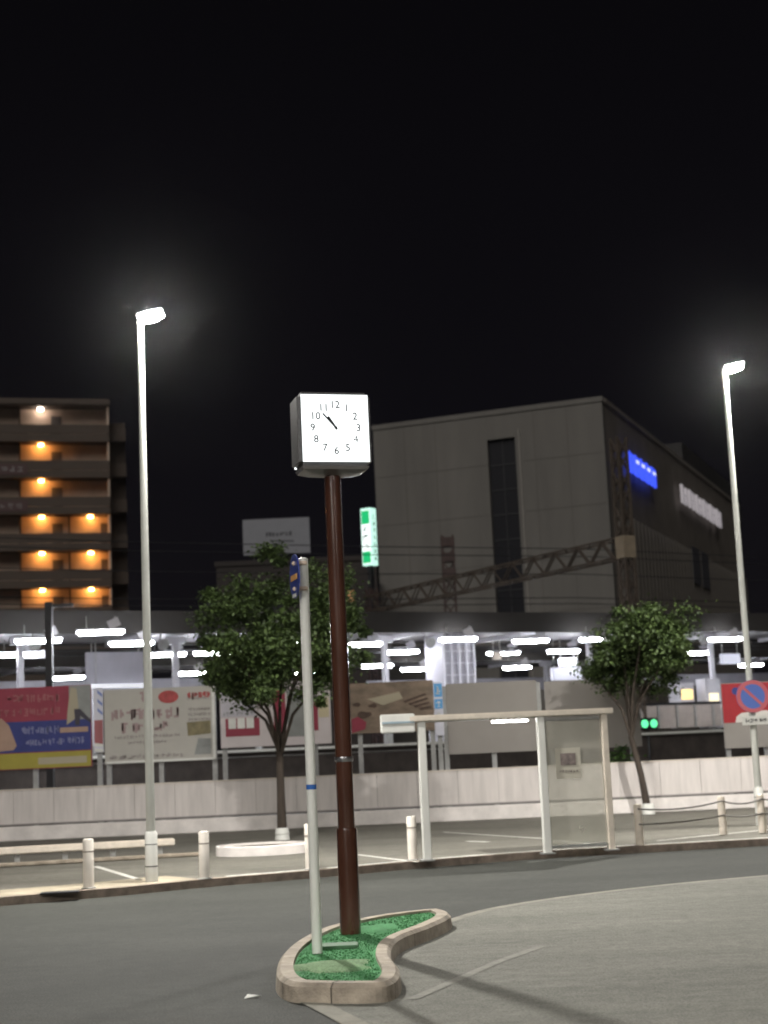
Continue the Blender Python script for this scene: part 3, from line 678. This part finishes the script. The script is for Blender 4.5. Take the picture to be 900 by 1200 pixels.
# 9 red board at the right edge
t, p, W_, H_, b0 = board('billboard', 'red hoarding with blue dots above a blank grey board, behind the round sign', 850, 798, 960, 875, M_GREYB, (-.46, -.05, .45))
X = lambda px: (px-850)/110*W_-W_/2
Zz = lambda py: b0+(875-py)/77*H_
part(p, 'red_field', mat('poster_bright_red', (.36, .022, .03), .5, var=.1), rect(X(850.5), Zz(845), X(959), Zz(799)))
for cx_, cy_, rr in ((867, 808, 4.5), (899, 817, 5), (930, 809, 5)):
    part(p, 'blue_dot', C_BLUE, [(X(cx_)+math.cos(q)*rr/110*W_, Zz(cy_)+math.sin(q)*rr/77*H_) for q in [2*math.pi*i/22 for i in range(22)]], .010)
part(p, 'white_cloud', C_WHITE, [(X(864), Zz(845)), (X(866), Zz(838)), (X(872), Zz(834)), (X(900), Zz(832)), (X(930), Zz(838)), (X(934), Zz(845))], .010)
# thin pipe seen in the gap
pa = P(-80, 899, HY+.6); pb = P(960, 852, HY+.6)
tag(MB().tube([Vector((-12.5, HY+.6, 1.78)), Vector((4.0, HY+.6, 1.74))], .022, 8).build('cable_pipe', M_GALV), 'thin pale pipe running along the railway behind the hoarding posts', 'pipe')

# ------------------------------------------------------------------ railway platforms under long roofs
PO = Vector((-11.7, 46.7, 0)); PA = math.atan2(14.0, 25.5)
tdir = Vector((math.cos(PA), math.sin(PA), 0)); ndir = Vector((-math.sin(PA), math.cos(PA), 0))
def loc(p):       # world -> platform frame
    d = p-PO; return Vector((d.dot(tdir), d.dot(ndir), d.z))
def wrl(s, n, z=0): return PO+tdir*s+ndir*n+Vector((0, 0, z))
PZ = 2.0; ZT = 6.5; ZB = 5.78
def roof(n0, n1, zt, zb, label, s0=-22, s1=62):
    t = thing('platform_roof', label, 'platform roof', wrl(0, n0), PA, 'long platform roofs of the station')
    MB().span((s0, -.12, zb), (s1, 0, zt)).build('fascia', M_FASCIA, t)
    MB().span((s0, 0.002, zb+.16), (s1, n1-n0, zb+.20)).build('soffit', M_CEIL, t)
    MB().span((s0, 0.002, zb+.22), (s1, n1-n0, zt-.03)).build('roof_deck', M_ROOFD, t)
    MB().span((s0, n1-n0+.002, zb+.05), (s1, n1-n0+.1, zt)).build('rear_fascia', M_FASCIA, t)
    for s_ in range(int(s0)+2, int(s1), 5):
        MB().span((s_-.06, .05, zb+.0), (s_+.06, n1-n0-.05, zb+.158)).build('rib', M_PLATW, t)
    return t
roof(0, 5.5, ZT, ZB, 'long dark roof over the nearer railway platform')
roof(14.5, 20, ZT-.1, ZB-.1, 'long dark roof over the farther railway platform')
def platform(n0, n1, label):
    t = thing('platform', label, 'platform', wrl(0, n0), PA, 'railway platforms behind the hoardings')
    MB().span((-25, 0, .0), (65, n1-n0, PZ-.12)).build('wall', M_PLATD, t)
    MB().span((-25, -.08, PZ-.118), (65, n1-n0+.08, PZ)).build('deck', M_LOT, t)
    MB().span((-25, -.10, PZ-.085), (65, -.082, PZ-.005)).build('edge_line', M_WHITE, t)
platform(-.6, 6.2, 'nearer railway platform with a thin white edge line')
platform(13.6, 21, 'farther railway platform behind the tracks')
# columns
def column(px, py, z, n, lab, rr=.13):
    s_ = loc(G(px, py, 5.2)); d = ray(px, py); o = CAM; # intersect with vertical plane n = const
    q = (PO+ndir*n-CAM).dot(ndir)/d.dot(ndir); p = CAM+d*q
    t = thing('platform_column', lab, 'column', Vector((p.x, p.y, PZ)), PA, 'white columns carrying the platform roofs')
    hh = ZB-PZ+ (.15 if n < 10 else .05)
    MB().box((0, 0, hh/2), (rr*1.5, rr*1.5, hh), bev=.02).build('shaft', M_PLATW, t)
    MB().box((0, 0, hh-.14), (.7, .2, .26), bev=.04).build('bracket', M_PLATW, t)
    MB().box((0, 0, .25), (rr*1.5+.06, rr*1.5+.06, .5), bev=.01).build('base', M_GALV, t)
for px, n, lab in ((24, 2.7, 'white platform column above the red, blue and yellow hoarding'), (206, 2.7, 'white platform column above the red oval on the hoarding'), (452, 2.7, 'white platform column above the brown picture hoarding'), (692, 2.7, 'white platform column left of the slender tree'), (835, 2.7, 'white platform column left of the red hoarding'), (110, 17, 'far white platform column behind the lilac signboard'), (300, 17, 'far white platform column behind the bushy tree'), (640, 17, 'far white platform column beside the white sign boxes')):
    column(px, 790, 0, n, lab)
# fluorescent lamps
M_TUBE = glow('platform_tube', (.93, .95, 1.0), 95)
def tube_at(px, py, z, L, lab, first=[None]):
    p = G(px, py, z); 
    if first[0] is None:
        t = thing('fluorescent_lamp', lab, 'lamp', p, PA*.4, 'fluorescent lamps under the platform roofs')
        h = MB().box((0, 0, .10), (L+.06, .20, .05), bev=.01).build('housing', M_PLATW, t)
        MB().box((0, 0, .03), (L, .2, .14), bev=.05).build('tube', M_TUBE, t)
        MB().box((L*.28, 0, .28), (.34, .03, .26), mtx=Matrix.Rotation(R(-25), 4, 'Y')).build('hanger_plate', M_PLATW, t)
        MB().tube([(-L*.3, 0, .12), (-L*.3, 0, .5)], .015, 6).tube([(L*.3, 0, .12), (L*.3, 0, .5)], .015, 6).build('hanger', M_GALV, t)
        first[0] = t
    else: dup(first[0], p, lab)
for px, py, z, lab in [
    (154, 755, 5.3, 'fluorescent lamp just left of the lamp pole above the lilac signboard'),
    (80, 795, 5.3, 'fluorescent lamp beside the dark mast above the striped banner'),
    (222, 790, 5.3, 'fluorescent lamp above the red oval of the rose lettered hoarding'),
    (118, 742, 5.5, 'fluorescent lamp tucked under the roof edge above the lilac signboard'),
    (470, 765, 5.35, 'fluorescent lamp right of the brown clock pole above the brown picture'),
    (537, 750, 5.45, 'fluorescent lamp above the white lift tower'),
    (487, 785, 5.3, 'low far fluorescent lamp over the brown picture hoarding'),
    (606, 783, 5.3, 'low far fluorescent lamp over the blank grey hoarding'),
    (660, 764, 5.35, 'fluorescent lamp above the white sign boxes'),
    (700, 750, 5.4, 'fluorescent lamp touching the left side of the slender tree'),
    (775, 762, 5.35, 'fluorescent lamp shining through the slender tree crown'),
    (850, 750, 5.4, 'fluorescent lamp between the slender tree and the right lamp pole'),
    (930, 752, 5.4, 'fluorescent lamp right of the right lamp pole'),
    (315, 770, 5.3, 'fluorescent lamp shining through the bushy tree left of the white sign pole'),
    (352, 752, 5.4, 'fluorescent lamp behind the top of the white sign pole'),
    (362, 788, 5.3, 'low fluorescent lamp behind the white sign pole'),
    (20, 768, 5.35, 'fluorescent lamp left of the dark mast over the red poster field'),
    (250, 766, 5.35, 'fluorescent lamp at the left edge of the bushy tree crown'),
    (425, 756, 5.4, 'fluorescent lamp peeping out right of the bushy tree crown'),
    (622, 752, 5.45, 'fluorescent lamp right of the cream sign plate'),
    (442, 781, 5.3, 'low far fluorescent lamp nearest the brown clock pole'),
    (45, 752, 5.4, 'fluorescent lamp touching the dark mast on its left'),
    (195, 768, 5.35, 'fluorescent lamp right of the left lamp pole at mid height'),
    (815, 766, 5.35, 'fluorescent lamp right of the slender tree at mid height'),
    (880, 780, 5.3, 'low far fluorescent lamp over the round no-parking sign'),
    (590, 766, 5.35, 'fluorescent lamp between the lift tower and the white sign boxes')]:
    tube_at(px, py, z, 1.35, lab)
# hanging boards and other platform things (plane n=const)
def pbox(name, lab, cat, x0, y0, x1, y1, n, dp, m_, hang=True, group=None, mat_in=None):
    def hit(px, py):
        d = ray(px, py); q = (PO+ndir*n-CAM).dot(ndir)/d.dot(ndir); return CAM+d*q
    a, b = loc(hit(x0, (y0+y1)/2)), loc(hit(x1, (y0+y1)/2)); zt = hit((x0+x1)/2, y0).z; zb = hit((x0+x1)/2, y1).z
    W_ = b.x-a.x; H_ = zt-zb; t = thing(name, lab, cat, wrl((a.x+b.x)/2, n, zb), PA, group)
    MB().box((0, dp/2, H_/2), (W_, dp, H_), bev=.02).build('panel', m_, t)
    if hang:
        top = (ZB+.16 if n < 6 else ZB+.06)-zb
        if top > H_: MB().tube([(-W_*.4, dp/2, H_-.01), (-W_*.4, dp/2, top)], .02, 6).tube([(W_*.4, dp/2, H_-.01), (W_*.4, dp/2, top)], .02, 6).build('hanger', M_GALV, t)
    return t, W_, H_
pbox('platform_signboard', 'large plain lilac signboard hanging under the platform roof at left', 'signboard', 101, 764, 170, 801, 3.2, .12, M_LILAC)
t, W_, H_ = pbox('light_strip_sign', 'long white lit strip sign below the lilac signboard', 'sign', 106, 801, 178, 806, 2.9, .15, mat('lit_strip', (.7, .7, .72), .5, emit=(.9, .92, 1), estr=.55))
pbox('hanging_sign', 'white sign box above the left blank grey hoarding, lower of two', 'sign', 648, 782, 683, 797, 4.2, .2, mat('sign_lilac_lit', (.6, .6, .66), .5, emit=(.8, .82, 1), estr=.35))
pbox('hanging_sign', 'small white sign box above a larger one beside the slender tree', 'sign', 657, 771, 676, 781, 4.2, .2, MATS['sign_lilac_lit'])
pbox('hanging_sign', 'cream sign plate between the lift tower and white boxes', 'sign', 578, 764, 588, 773, 3.6, .1, M_CREAM)
pbox('hanging_sign', 'white sign box above the red poster hoarding at left', 'sign', 30, 762, 58, 771, 3.0, .15, MATS['sign_lilac_lit'])
pbox('hanging_sign', 'pale sign box right of the slender tree over the yellow lit machine', 'sign', 846, 766, 868, 778, 3.0, .15, MATS['sign_lilac_lit'])
pbox('wall_screen', 'pale far screen wall on the farther platform behind the near columns', 'screen', -60, 797, 240, 812, 19, .1, M_LILAC, False)
pbox('wall_screen', 'pale far screen wall on the farther platform right of the clock pole', 'screen', 430, 792, 1000, 806, 19, .1, M_LILAC, False)
# lift tower of white lattice
def hitn(px, py, n):
    d = ray(px, py); q = (PO+ndir*n-CAM).dot(ndir)/d.dot(ndir); return CAM+d*q
a = loc(hitn(521, 780, 2.2)); b = loc(hitn(556, 780, 2.2)); LW = b.x-a.x
t = thing('lift_tower', 'white lattice lift tower on the platform above the grey hoarding', 'lift', wrl((a.x+b.x)/2, 2.2, PZ), PA)
hh = ZB+.15-PZ
for i in range(5): MB().box((-LW/2+LW*i/4, 0, hh/2), (.07, .07, hh)).build('mullion', M_PLATW, t)
m = MB()
for i in range(9): m.box((0, .0, .2+i*(hh-.4)/8), (LW-.02, .04, .05))
m.build('crossbar', M_PLATW, t)
MB().box((0, .75, hh/2), (LW, 1.3, hh), bev=.01).build('cabin_wall', M_LILAC, t)
# fence, machine, kiosk column on the near platform at right
t, W_, H_ = pbox('platform_fence', 'beige panel fence with a dark top rail on the platform', 'fence', 738, 826, 846, 853, 1.6, .06, mat('beige_panel', (.42, .37, .34), .6, var=.12), False)
MB().box((0, .03, H_+.05), (W_, .1, .09)).build('top_rail', M_DARK, t)
for i in range(5): MB().box((-W_/2+W_*(i+.5)/5, -.03, H_/2), (.09, .05, H_)).build('post', M_GALV, t)
t, W_, H_ = pbox('vending_machine', 'vending machine with a glowing yellow front behind the platform fence', 'vending machine', 797, 800, 815, 853, 2.6, .7, M_PLATW, False)
MB().box((0, -.012, H_*.74), (W_*.72, .02, H_*.22)).build('lit_front', glow('vending_yellow', (1, .72, .30), 1.6), t)
t, W_, H_ = pbox('ticket_machine', 'tall white machine with a lit cream window left of red hoarding', 'ticket machine', 828, 795, 846, 853, 2.2, .6, M_PLATW, False)
MB().box((0, -.012, H_*.62), (W_*.6, .02, H_*.16)).build('lit_window', glow('ticket_cream', (1, .88, .62), 1.3), t)
sgp = hitn(761, 848, -.75); t = thing('signal_lamp', 'small signal box with two round green lights beside the slender tree trunk', 'signal', Vector((sgp.x, sgp.y, sgp.z)), PA)
MB().box((0, .12, 0), (.85, .2, .42), bev=.03).build('housing', M_DARK, t)
for s_ in (-.21, .21):
    m = MB(); m.tube([(s_, .03, 0), (s_, -.02, 0)], .15, 20); m.build('lens', glow('signal_green', (.12, .85, .35), 1.6), t)
MB().tube([(0, .12, -.2), (0, .12, -sgp.z)], .05, 8).build('post', M_DARK, t)
for i, (px, lab) in enumerate(((38, 'grey loudspeaker under the platform roof above the red poster field'), (188, 'grey loudspeaker under the platform roof right of the left lamp pole'), (500, 'grey loudspeaker under the platform roof left of the lift tower'), (820, 'grey loudspeaker under the platform roof right of the slender tree'))):
    p_ = hitn(px, 750, 1.6); t = thing('loudspeaker', lab, 'loudspeaker', Vector((p_.x, p_.y, ZB-.12)), PA, 'loudspeakers under the platform roof')
    m = MB(); m.lathe([(.07, 0), (.09, .1), (.19, .3), (.2, .31)], 14); m.xform(Matrix.Rotation(R(115), 4, 'X')); m.build('horn', M_GALV, t)
    MB().tube([(0, 0, 0), (0, 0, .27)], .025, 6).build('hanger', M_GALV, t)
MBx = MB()
for i, zc_ in enumerate((ZB-.22, ZB-.36)): tag(MB().tube([wrl(-20+k_*6, 3.9+i*.3, zc_-.05*(k_ % 2)) for k_ in range(14)], .03, 6).build('conduit', M_DARK), ('upper' if i == 0 else 'lower')+' dark conduit strung along under the nearer platform roof', 'conduit', 'conduits under the platform roof')
MBx.bm.free()
# dark catenary mast at left
dm = P(58, 790, 43); t = thing('railway_mast', 'dark steel mast rising past the platform lights at far left', 'mast', Vector((dm.x, dm.y, 0)))
MB().box((0, 0, 3.15), (.19, .19, 6.3)).build('mast', M_DARK, t); MB().box((.3, 0, 6.2), (.8, .08, .08)).build('bracket', M_DARK, t)

# ------------------------------------------------------------------ overhead line gantry
gm = P(733, 640, 58); gm.z = 0
GA = math.atan2(ndir.y, ndir.x)
gt = thing('overhead_gantry', 'rusty lattice gantry carrying railway wires before the beige building', 'gantry', gm, GA)
gz1 = zof(733, 630, 58); gz0 = zof(733, 653, 58); gtop = zof(733, 513, 58)
def lattice(mb, p0, p1, side, up, n, w_=.05):
    """four chords and zigzag lacing between p0 and p1"""
    p0, p1, side, up = Vector(p0), Vector(p1), Vector(side), Vector(up)
    cs = [side*a+up*b for a, b in ((-.5, -.5), (.5, -.5), (.5, .5), (-.5, .5))]
    for c_ in cs: mb.bar(p0+c_, p1+c_, w_*1.5)
    for i in range(n):
        a = p0.lerp(p1, i/n); b = p0.lerp(p1, (i+1)/n)
        for j in range(4):
            c0, c1 = cs[j], cs[(j+1) % 4]
            if i % 2: c0, c1 = c1, c0
            mb.bar(a+c0, b+c1, w_)
m = MB(); lattice(m, (0, 0, 0), (0, 0, gtop), (.42, 0, 0), (0, .42, 0), 20, .06); m.build('mast', M_RUST, gt)
m = MB(); lattice(m, (.3, 0, (gz0+gz1)/2), (21, 0, (gz0+gz1)/2), (0, .6, 0), (0, 0, gz1-gz0), 26, .05); m.build('beam', M_RUST, gt)
m = MB(); lattice(m, (20.6, 0, 0), (20.6, 0, gz1+.4), (.4, 0, 0), (0, .4, 0), 14, .05); m.build('mast', M_RUSTD, gt)
MB().box((0, 0, (gz0+gz1)/2), (.56, .56, gz1-gz0+.1), bev=.02).build('junction_plate', mat('pale_plate', (.26, .21, .15), .7, var=.2), gt)
rm = P(527, 690, 78); t = thing('signal_mast', 'dark red lattice mast standing behind the left end of the gantry', 'mast', Vector((rm.x, rm.y, 0)))
m = MB(); lattice(m, (0, 0, 0), (0, 0, zof(527, 628, 78)), (.55, 0, 0), (0, .5, 0), 18, .07); m.build('mast', M_RUSTD, t)
m = MB(); 
for zz in (.0, .5, 1.0): m.box((0, -.05, zof(527, 672, 78)+zz*1.6), (.7, .5, .5), bev=.05)
m.build('transformer_case', M_RUSTD, t)
# wires along the tracks
for i, (px, py, lab) in enumerate(((640, 642, 'upper overhead wire crossing the beige building'), (640, 651, 'second overhead wire just below the upper one'), (640, 700, 'lower overhead wire skimming above the platform roof'), (640, 707, 'lowest overhead wire above the platform roof'), (640, 672, 'middle overhead wire crossing behind the gantry beam'))):
    p = hitn(px, py, 16+i*.8); s_ = loc(p); pts = []
    for k_ in range(9):
        u = -46+k_*12; pts.append(wrl(s_.x+u, s_.y, s_.z-.25*math.sin(math.pi*((k_ % 4)/4))))
    tag(MB().tube(pts, .022, 5).build('overhead_wire', M_DARK), lab, 'wire', 'overhead wires above the railway')

# ------------------------------------------------------------------ large beige building
c0 = P(705, 470, 105); BT = c0.z; BA = R(-21.8)
bd = thing('station_building', 'large windowless beige building with a dark vertical window strip and lit signs', 'building', Vector((c0.x, c0.y, 0)), BA)
bx = Vector((math.cos(BA), math.sin(BA), 0)); by = Vector((-math.sin(BA), math.cos(BA), 0)); BO = Vector((c0.x, c0.y, 0))
def onfront(px, py): p = PL(px, py, BO, by)-BO; return p.dot(bx), p.z
def onside(px, py): p = PL(px, py, BO, bx)-BO; return p.dot(by), p.z
xl, zl = onfront(437, 505); LR = 58
sx0, _ = onfront(573, 560); sx1, _ = onfront(606, 560); _, sz1 = onfront(585, 514)
# front wall in three pieces so that the window strip is a true recess
m = MB()
m.span((xl, 0, 0), (sx0, .6, BT)); m.span((sx1, 0, 0), (-.002, .6, BT)); m.span((sx0+.002, 0.01, sz1), (sx1-.002, .6, BT-.01)); m.span((xl, .602, 0), (sx1+.3, LR, BT-.4)); m.span((sx1+.302, .602, 0), (-.62, LR, BT-.4))
m.build('wall', M_FACADE, bd)
MB().span((sx0+.01, .35, 0), (sx1-.01, .595, sz1-.01)).build('window_strip', M_SLOT, bd)
m = MB(); nz_ = int(sz1/1.8)
for i in range(1, nz_): m.box(((sx0+sx1)/2, .33, i*1.8), (sx1-sx0-.02, .05, .09))
m.box(((sx0+sx1)/2, .32, sz1/2), (.07, .05, sz1-.1)); m.build('glazing_bar', M_DARK, bd)
MB().box((sx1+.32, -.05, sz1/2+.5), (.09, .1, sz1)).build('downpipe', M_GREYB, bd)
MB().span((xl-.05, -.08, BT-.0), (.08, .5, BT+.35)).build('parapet', M_FACADE, bd)
# fine joint lines on the front
m = MB()
for i in range(1, 7):
    zz = BT*i/7; m.span((xl+.02, -.012, zz-.02), (sx0-.02, .0, zz+.02)); m.span((sx1+.45, -.012, zz-.02), (-.05, 0, zz+.02))
for xx in (xl*.86, xl*.72, xl*.29, xl*.15): m.span((xx-.02, -.010, .1), (xx+.02, -.001, BT-.05))
m.build('joint', mat('facade_joint', (.11, .10, .09), .8), bd)
# ribbed side wall
MB().span((-.60, .602, 0), (0, LR, BT-.02)).build('side_wall', M_FACADED, bd)
_, zr = onside(745, 575); zr = BT*.70
m = MB(); y = 1.6
while y < LR-.3: m.span((.002, y, 0), (.34, y+.30, zr)); y += 1.25
m.build('side_rib', mat('rib_metal', (.13, .115, .10), .6, var=.15), bd)
MB().span((.0, .602, BT-.018), (.12, LR, BT+.33)).build('side_parapet', M_FACADED, bd)
# roof plant boxes
x0_, z0_ = onfront(510, 492); x1_, z1_ = onfront(556, 482)
MB().span((x0_*1.12, 8, BT-.4), (x1_*1.12, 12, BT+1.8)).build('roof_plant', M_FACADED, bd)
MB().span((-6, 34, BT-.4), (.2-1.2, LR+8, BT+3.0)).build('roof_plant', mat('plant_dark', (.03, .028, .028), .8), bd)
# blue lit sign letters and white lit sign letters on the side wall
def side_sign(x0, y0, x1, y1, yb0, yb1, n, m_main, m_top, name, rnd):
    s0_, z0 = onside(x0, (y0+yb0)/2); s1_, z1 = onside(x1, (y1+yb1)/2); h0 = onside(x0, y0)[1]-onside(x0, yb0)[1]
    zc = (z0+z1)/2; cw = (s1_-s0_)/n
    for i in range(n):
        m = MB(); a = s0_+i*cw; e_ = cw*.68
        m.span((.42, a, zc-h0*.48), (.60, a+e_*.26, zc+h0*.5)); m.span((.42, a+e_*.74, zc-h0*.48), (.60, a+e_, zc+h0*.44))
        if rnd.random() < .8: m.span((.42, a+e_*.265, zc-h0*.1), (.60, a+e_*.735, zc+h0*.05))
        if rnd.random() < .7: m.span((.42, a+e_*.265, zc+h0*.30), (.60, a+e_*.735, zc+h0*.44))
        if rnd.random() < .6: m.span((.42, a+e_*.265, zc-h0*.48), (.60, a+e_*.735, zc-h0*.34))
        o = m.build(name, m_main, bd)
        if m_top and i > 0:
            MB().span((.605, a+e_*.1, zc+h0*.12), (.63, a+e_*.8, zc+h0*.27)).build('white_cap', m_top, o)
    MB().span((.345, s0_-.1, zc-.1), (.415, s1_, zc+.1)).build('sign_rail', M_DARK, bd)
side_sign(729, 533, 762, 548, 556, 573, 5, glow('blue_neon', (.05, .10, 1.0), 1.15), glow('neon_white', (.7, .75, 1.0), 1.2), 'blue_letter', random.Random(3))
side_sign(792, 575, 840, 596, 596, 616, 6, mat('dim_letter', (.5, .46, .48), .5, emit=(.8, .74, .78), estr=.30), None, 'white_letter', random.Random(6))
# dim window panes low on the side wall
s0_, z0 = onside(806, 648); s1_, z1 = onside(832, 668)
for i in range(2):
    MB().span((.345, s0_+i*4.2, z0-2.6), (.38, s0_+3.4+i*4.2, z0+.6)).build('side_window', mat('dim_pane', (.12, .12, .13), .3), bd)

# ------------------------------------------------------------------ dark low building with rooftop sign, and lit pylon sign
db = P(345, 655, 97); t = thing('dark_block', 'dark low building behind the bushy tree carrying a grey rooftop sign', 'building', Vector((db.x, 97, 0)))
dw = (440-255)/F*97; dt = zof(345, 660, 97)
MB().span((-dw*.5, 0, 0), (dw*.52, 14, dt)).build('wall', M_FAR, t); MB().span((-dw*.5-.1, -.1, dt), (dw*.52+.1, 14.1, dt+.3)).build('parapet', M_FAR, t)
MB().span((dw*.52-1.9, -.03, dt-2.6), (dw*.52-1.5, -.002, dt-1.9)).build('lit_window', glow('amber_window', (1, .5, .22), .30), t)
for i in range(4): MB().span((-dw*.4+i*2.1, -.02, dt-3.0), (-dw*.4+1.3+i*2.1, -.002, dt-1.6)).build('window', M_SLOT, t)
sgn = P(322, 647, 96.5); a, b = P(283, 626, 96.5), P(362, 626, 96.5); zt, zb = zof(322, 605, 96.5), zof(322, 647, 96.5)
t = thing('rooftop_sign', 'plain grey rooftop sign with faint dark lettering above the bushy tree', 'sign', Vector(((a.x+b.x)/2, 97.6, dt+.3)))
W_ = b.x-a.x
p = MB().span((-W_/2, -.15, zb-dt-.3), (W_/2, .15, zt-dt-.3)).build('panel', mat('roof_sign_grey_glow', (.20, .20, .215), .6, var=.06, emit=(.8, .85, 1), estr=.015), t)  # faint emission lightens the grey panel
zc = (zt+zb)/2-dt-.3
m = MB(); strokes(m, -W_*.16, zc-.02, W_*.24, zc+.30, 8, -.156, random.Random(12), .2, .01); m.bar((-W_*.1, -.156, zc-.28), (W_*.26, -.156, zc-.36), .01, .09); m.build('lettering', mat('sign_dark_ink', (.05, .05, .055), .6), p)
for s_ in (-.35, .0, .35): MB().span((W_*s_-.08, .16, 0), (W_*s_+.08, .32, zt-dt-.6)).build('post', M_DARK, t)

gs_ = P(434, 660, 80); t = thing('lit_pylon_sign', 'tall green and white lit box sign right of the brown clock pole', 'sign', Vector((gs_.x, 80, 0)), R(-33))
zt, zb = zof(434, 596, 80), zof(434, 663, 80); GH = zt-zb; GW = .62; gd = .56
MB().span((-GW/2, -gd/2, zb), (GW/2, gd/2, zt), bev=.02).build('light_box', glow('sign_mint', (.62, 1.0, .86), 1.05), t)
pf = MB().span((-GW/2+.05, -gd/2-.02, zb+.08), (GW/2-.05, -gd/2-.002, zt-.10)).build('front_face', glow('sign_white', (.92, 1, .97), 1.25), t)
MB().span((-GW/2+.07, -gd/2-.034, zb+.12), (GW/2-.06, -gd/2-.022, zb+GH*.24)).build('green_field', glow('sign_green', (.01, .62, .20), .85), pf)
MB().span((-GW/2+.07, -gd/2-.034, zt-GH*.28), (GW/2-.06, -gd/2-.022, zt-.14)).build('green_field', MATS['sign_green'], pf)
M_GI = mat('sign_green_ink', (.02, .16, .10), .6)
m = MB(); r_ = random.Random(21)
for i in range(3): strokes(m, -GW*.33, zb+GH*(.28+i*.14), GW*.33, zb+GH*(.39+i*.14), 1, -gd/2-.026, r_, .12, .008)
m.build('lettering', M_GI, pf)
m = MB()
for i in range(7): strokes(m, -gd*.28, zb+GH*(.08+i*.12), gd*.28, zb+GH*(.17+i*.12), 1, 0, r_, .13, .008)
m.xform(Matrix.Translation((GW/2+.008, 0, 0)) @ Matrix.Rotation(R(90), 4, 'Z')); m.build('side_lettering', M_GI, t)
MB().span((-.12, -.12, 0), (.12, .12, zb)).build('pole', M_DARK, t)

# ------------------------------------------------------------------ apartment block at left
AD = 130; ap = P(129.5, 600, AD); AA = R(14)
at_ = thing('apartment_block', 'brown apartment block with orange lit open corridors at far left', 'apartment block', Vector((ap.x, AD, 0)), AA)
az = lambda py: zof(125, py, AD)
FH = az(605)-az(647.7); zL = az(605)                      # lamp height of a floor, floor pitch
AW = 17.0; top = az(471)
MB().span((-AW, 1.75, 0), (-.05, 12, top-.2)).build('wall', M_APTW, at_)
MB().span((-AW, 0, zL-FH*2-2.6-6*FH), (0, 1.745, zL-FH*2-2.2)).build('lower_wall', M_APT, at_)
lampx = []
for k_ in range(6):
    zz = zL+(3-k_)*FH                                         # lamp z, top floor first
    MB().span((-AW, 0, zz-2.25), (0, .16, zz-1.45)).build('parapet', M_APT, at_)
    MB().span((-AW, .0, zz+.22), (0, .161, zz+.85)).build('slab_edge', M_APT, at_)
    MB().span((-AW, .165, zz+.25), (0, 1.745, zz+.50)).build('slab', M_APT, at_)
    cols = (-5.75, -1.65) if k_ >= 3 else (-5.75,)
    for cxx in cols:
        col = (1, .84, .70) if k_ == 0 else (1, .43, .10)
        g = glow('corridor_white' if k_ == 0 else 'corridor_orange', col, 70 if k_ == 0 else 125)
        MB().box((cxx, 1.12, zz+.12), (.40, .18, .16), bev=.03).build('corridor_lamp', g, at_)
        MB().span((cxx+.9, 1.70, zz-2.2), (cxx+1.8, 1.744, zz-.35)).build('door', M_DOOR, at_)
        MB().span((cxx-1.85, 1.1, zz-2.2), (cxx-1.73, 1.744, zz+.245)).build('fin_wall', M_APT, at_)
    MB().span((-.16, .165, zz-2.2), (-.0, 1.744, zz+.245)).build('end_wall', M_APTW, at_)
for k_ in (1, 2):
    zz = zL+(3-k_)*FH
    p = MB().span((-AW+2, -.06, zz-2.7), (-6.9, -.005, zz-1.75)).build('banner', mat('maroon_banner', (.09, .05, .05), .7), at_)
    m = MB(); strokes(m, -12.5, zz-2.5, -7.2, zz-1.95, 8, -.066, random.Random(k_), .16, .01); m.build('lettering', mat('banner_grey', (.22, .20, .20), .7), p)
MB().span((-AW-.1, -.1, top-.25), (.1, 12, top+.15)).build('roof', M_APT, at_)
# set-back darker bay with balconies on the right side
MB().span((0.02, 3.2, 0), (1.6, 11, top-1.2)).build('side_bay', M_APT, at_)
for k_ in range(6):
    zz = zL+(3-k_)*FH; MB().span((.02, 1.9, zz-2.5), (1.55, 3.19, zz-1.35)).build('balcony', M_APT, at_)

# ------------------------------------------------------------------ thin haze added to imitate the lens glow round the lamps
hz = bpy.data.materials.new('halo_haze'); hz.use_nodes = True; n_ = hz.node_tree; n_.nodes.clear()
out = n_.nodes.new('ShaderNodeOutputMaterial'); pv = n_.nodes.new('ShaderNodeVolumePrincipled')
pv.inputs['Color'].default_value = (.9, .9, .92, 1); pv.inputs['Density'].default_value = 3e-5; pv.inputs['Anisotropy'].default_value = .965
n_.links.new(pv.outputs[0], out.inputs['Volume'])
o = MB().span((-420, -80, -1), (420, 720, 60)).build('haze', hz); o['kind'] = 'stuff'

# ------------------------------------------------------------------ render settings
scene.render.engine = 'CYCLES'
vs = scene.view_settings; vs.view_transform = 'Standard'; vs.look = 'None'; vs.exposure = 0; vs.gamma = 1; vs.use_curve_mapping = False
cy = scene.cycles
cy.use_denoising = True
try: cy.denoiser = 'OPENIMAGEDENOISE'
except Exception: pass
cy.max_bounces = 6; cy.diffuse_bounces = 3; cy.glossy_bounces = 3; cy.transparent_max_bounces = 8
cy.sample_clamp_indirect = 4; cy.use_light_tree = True
cy.filter_width = 1.8
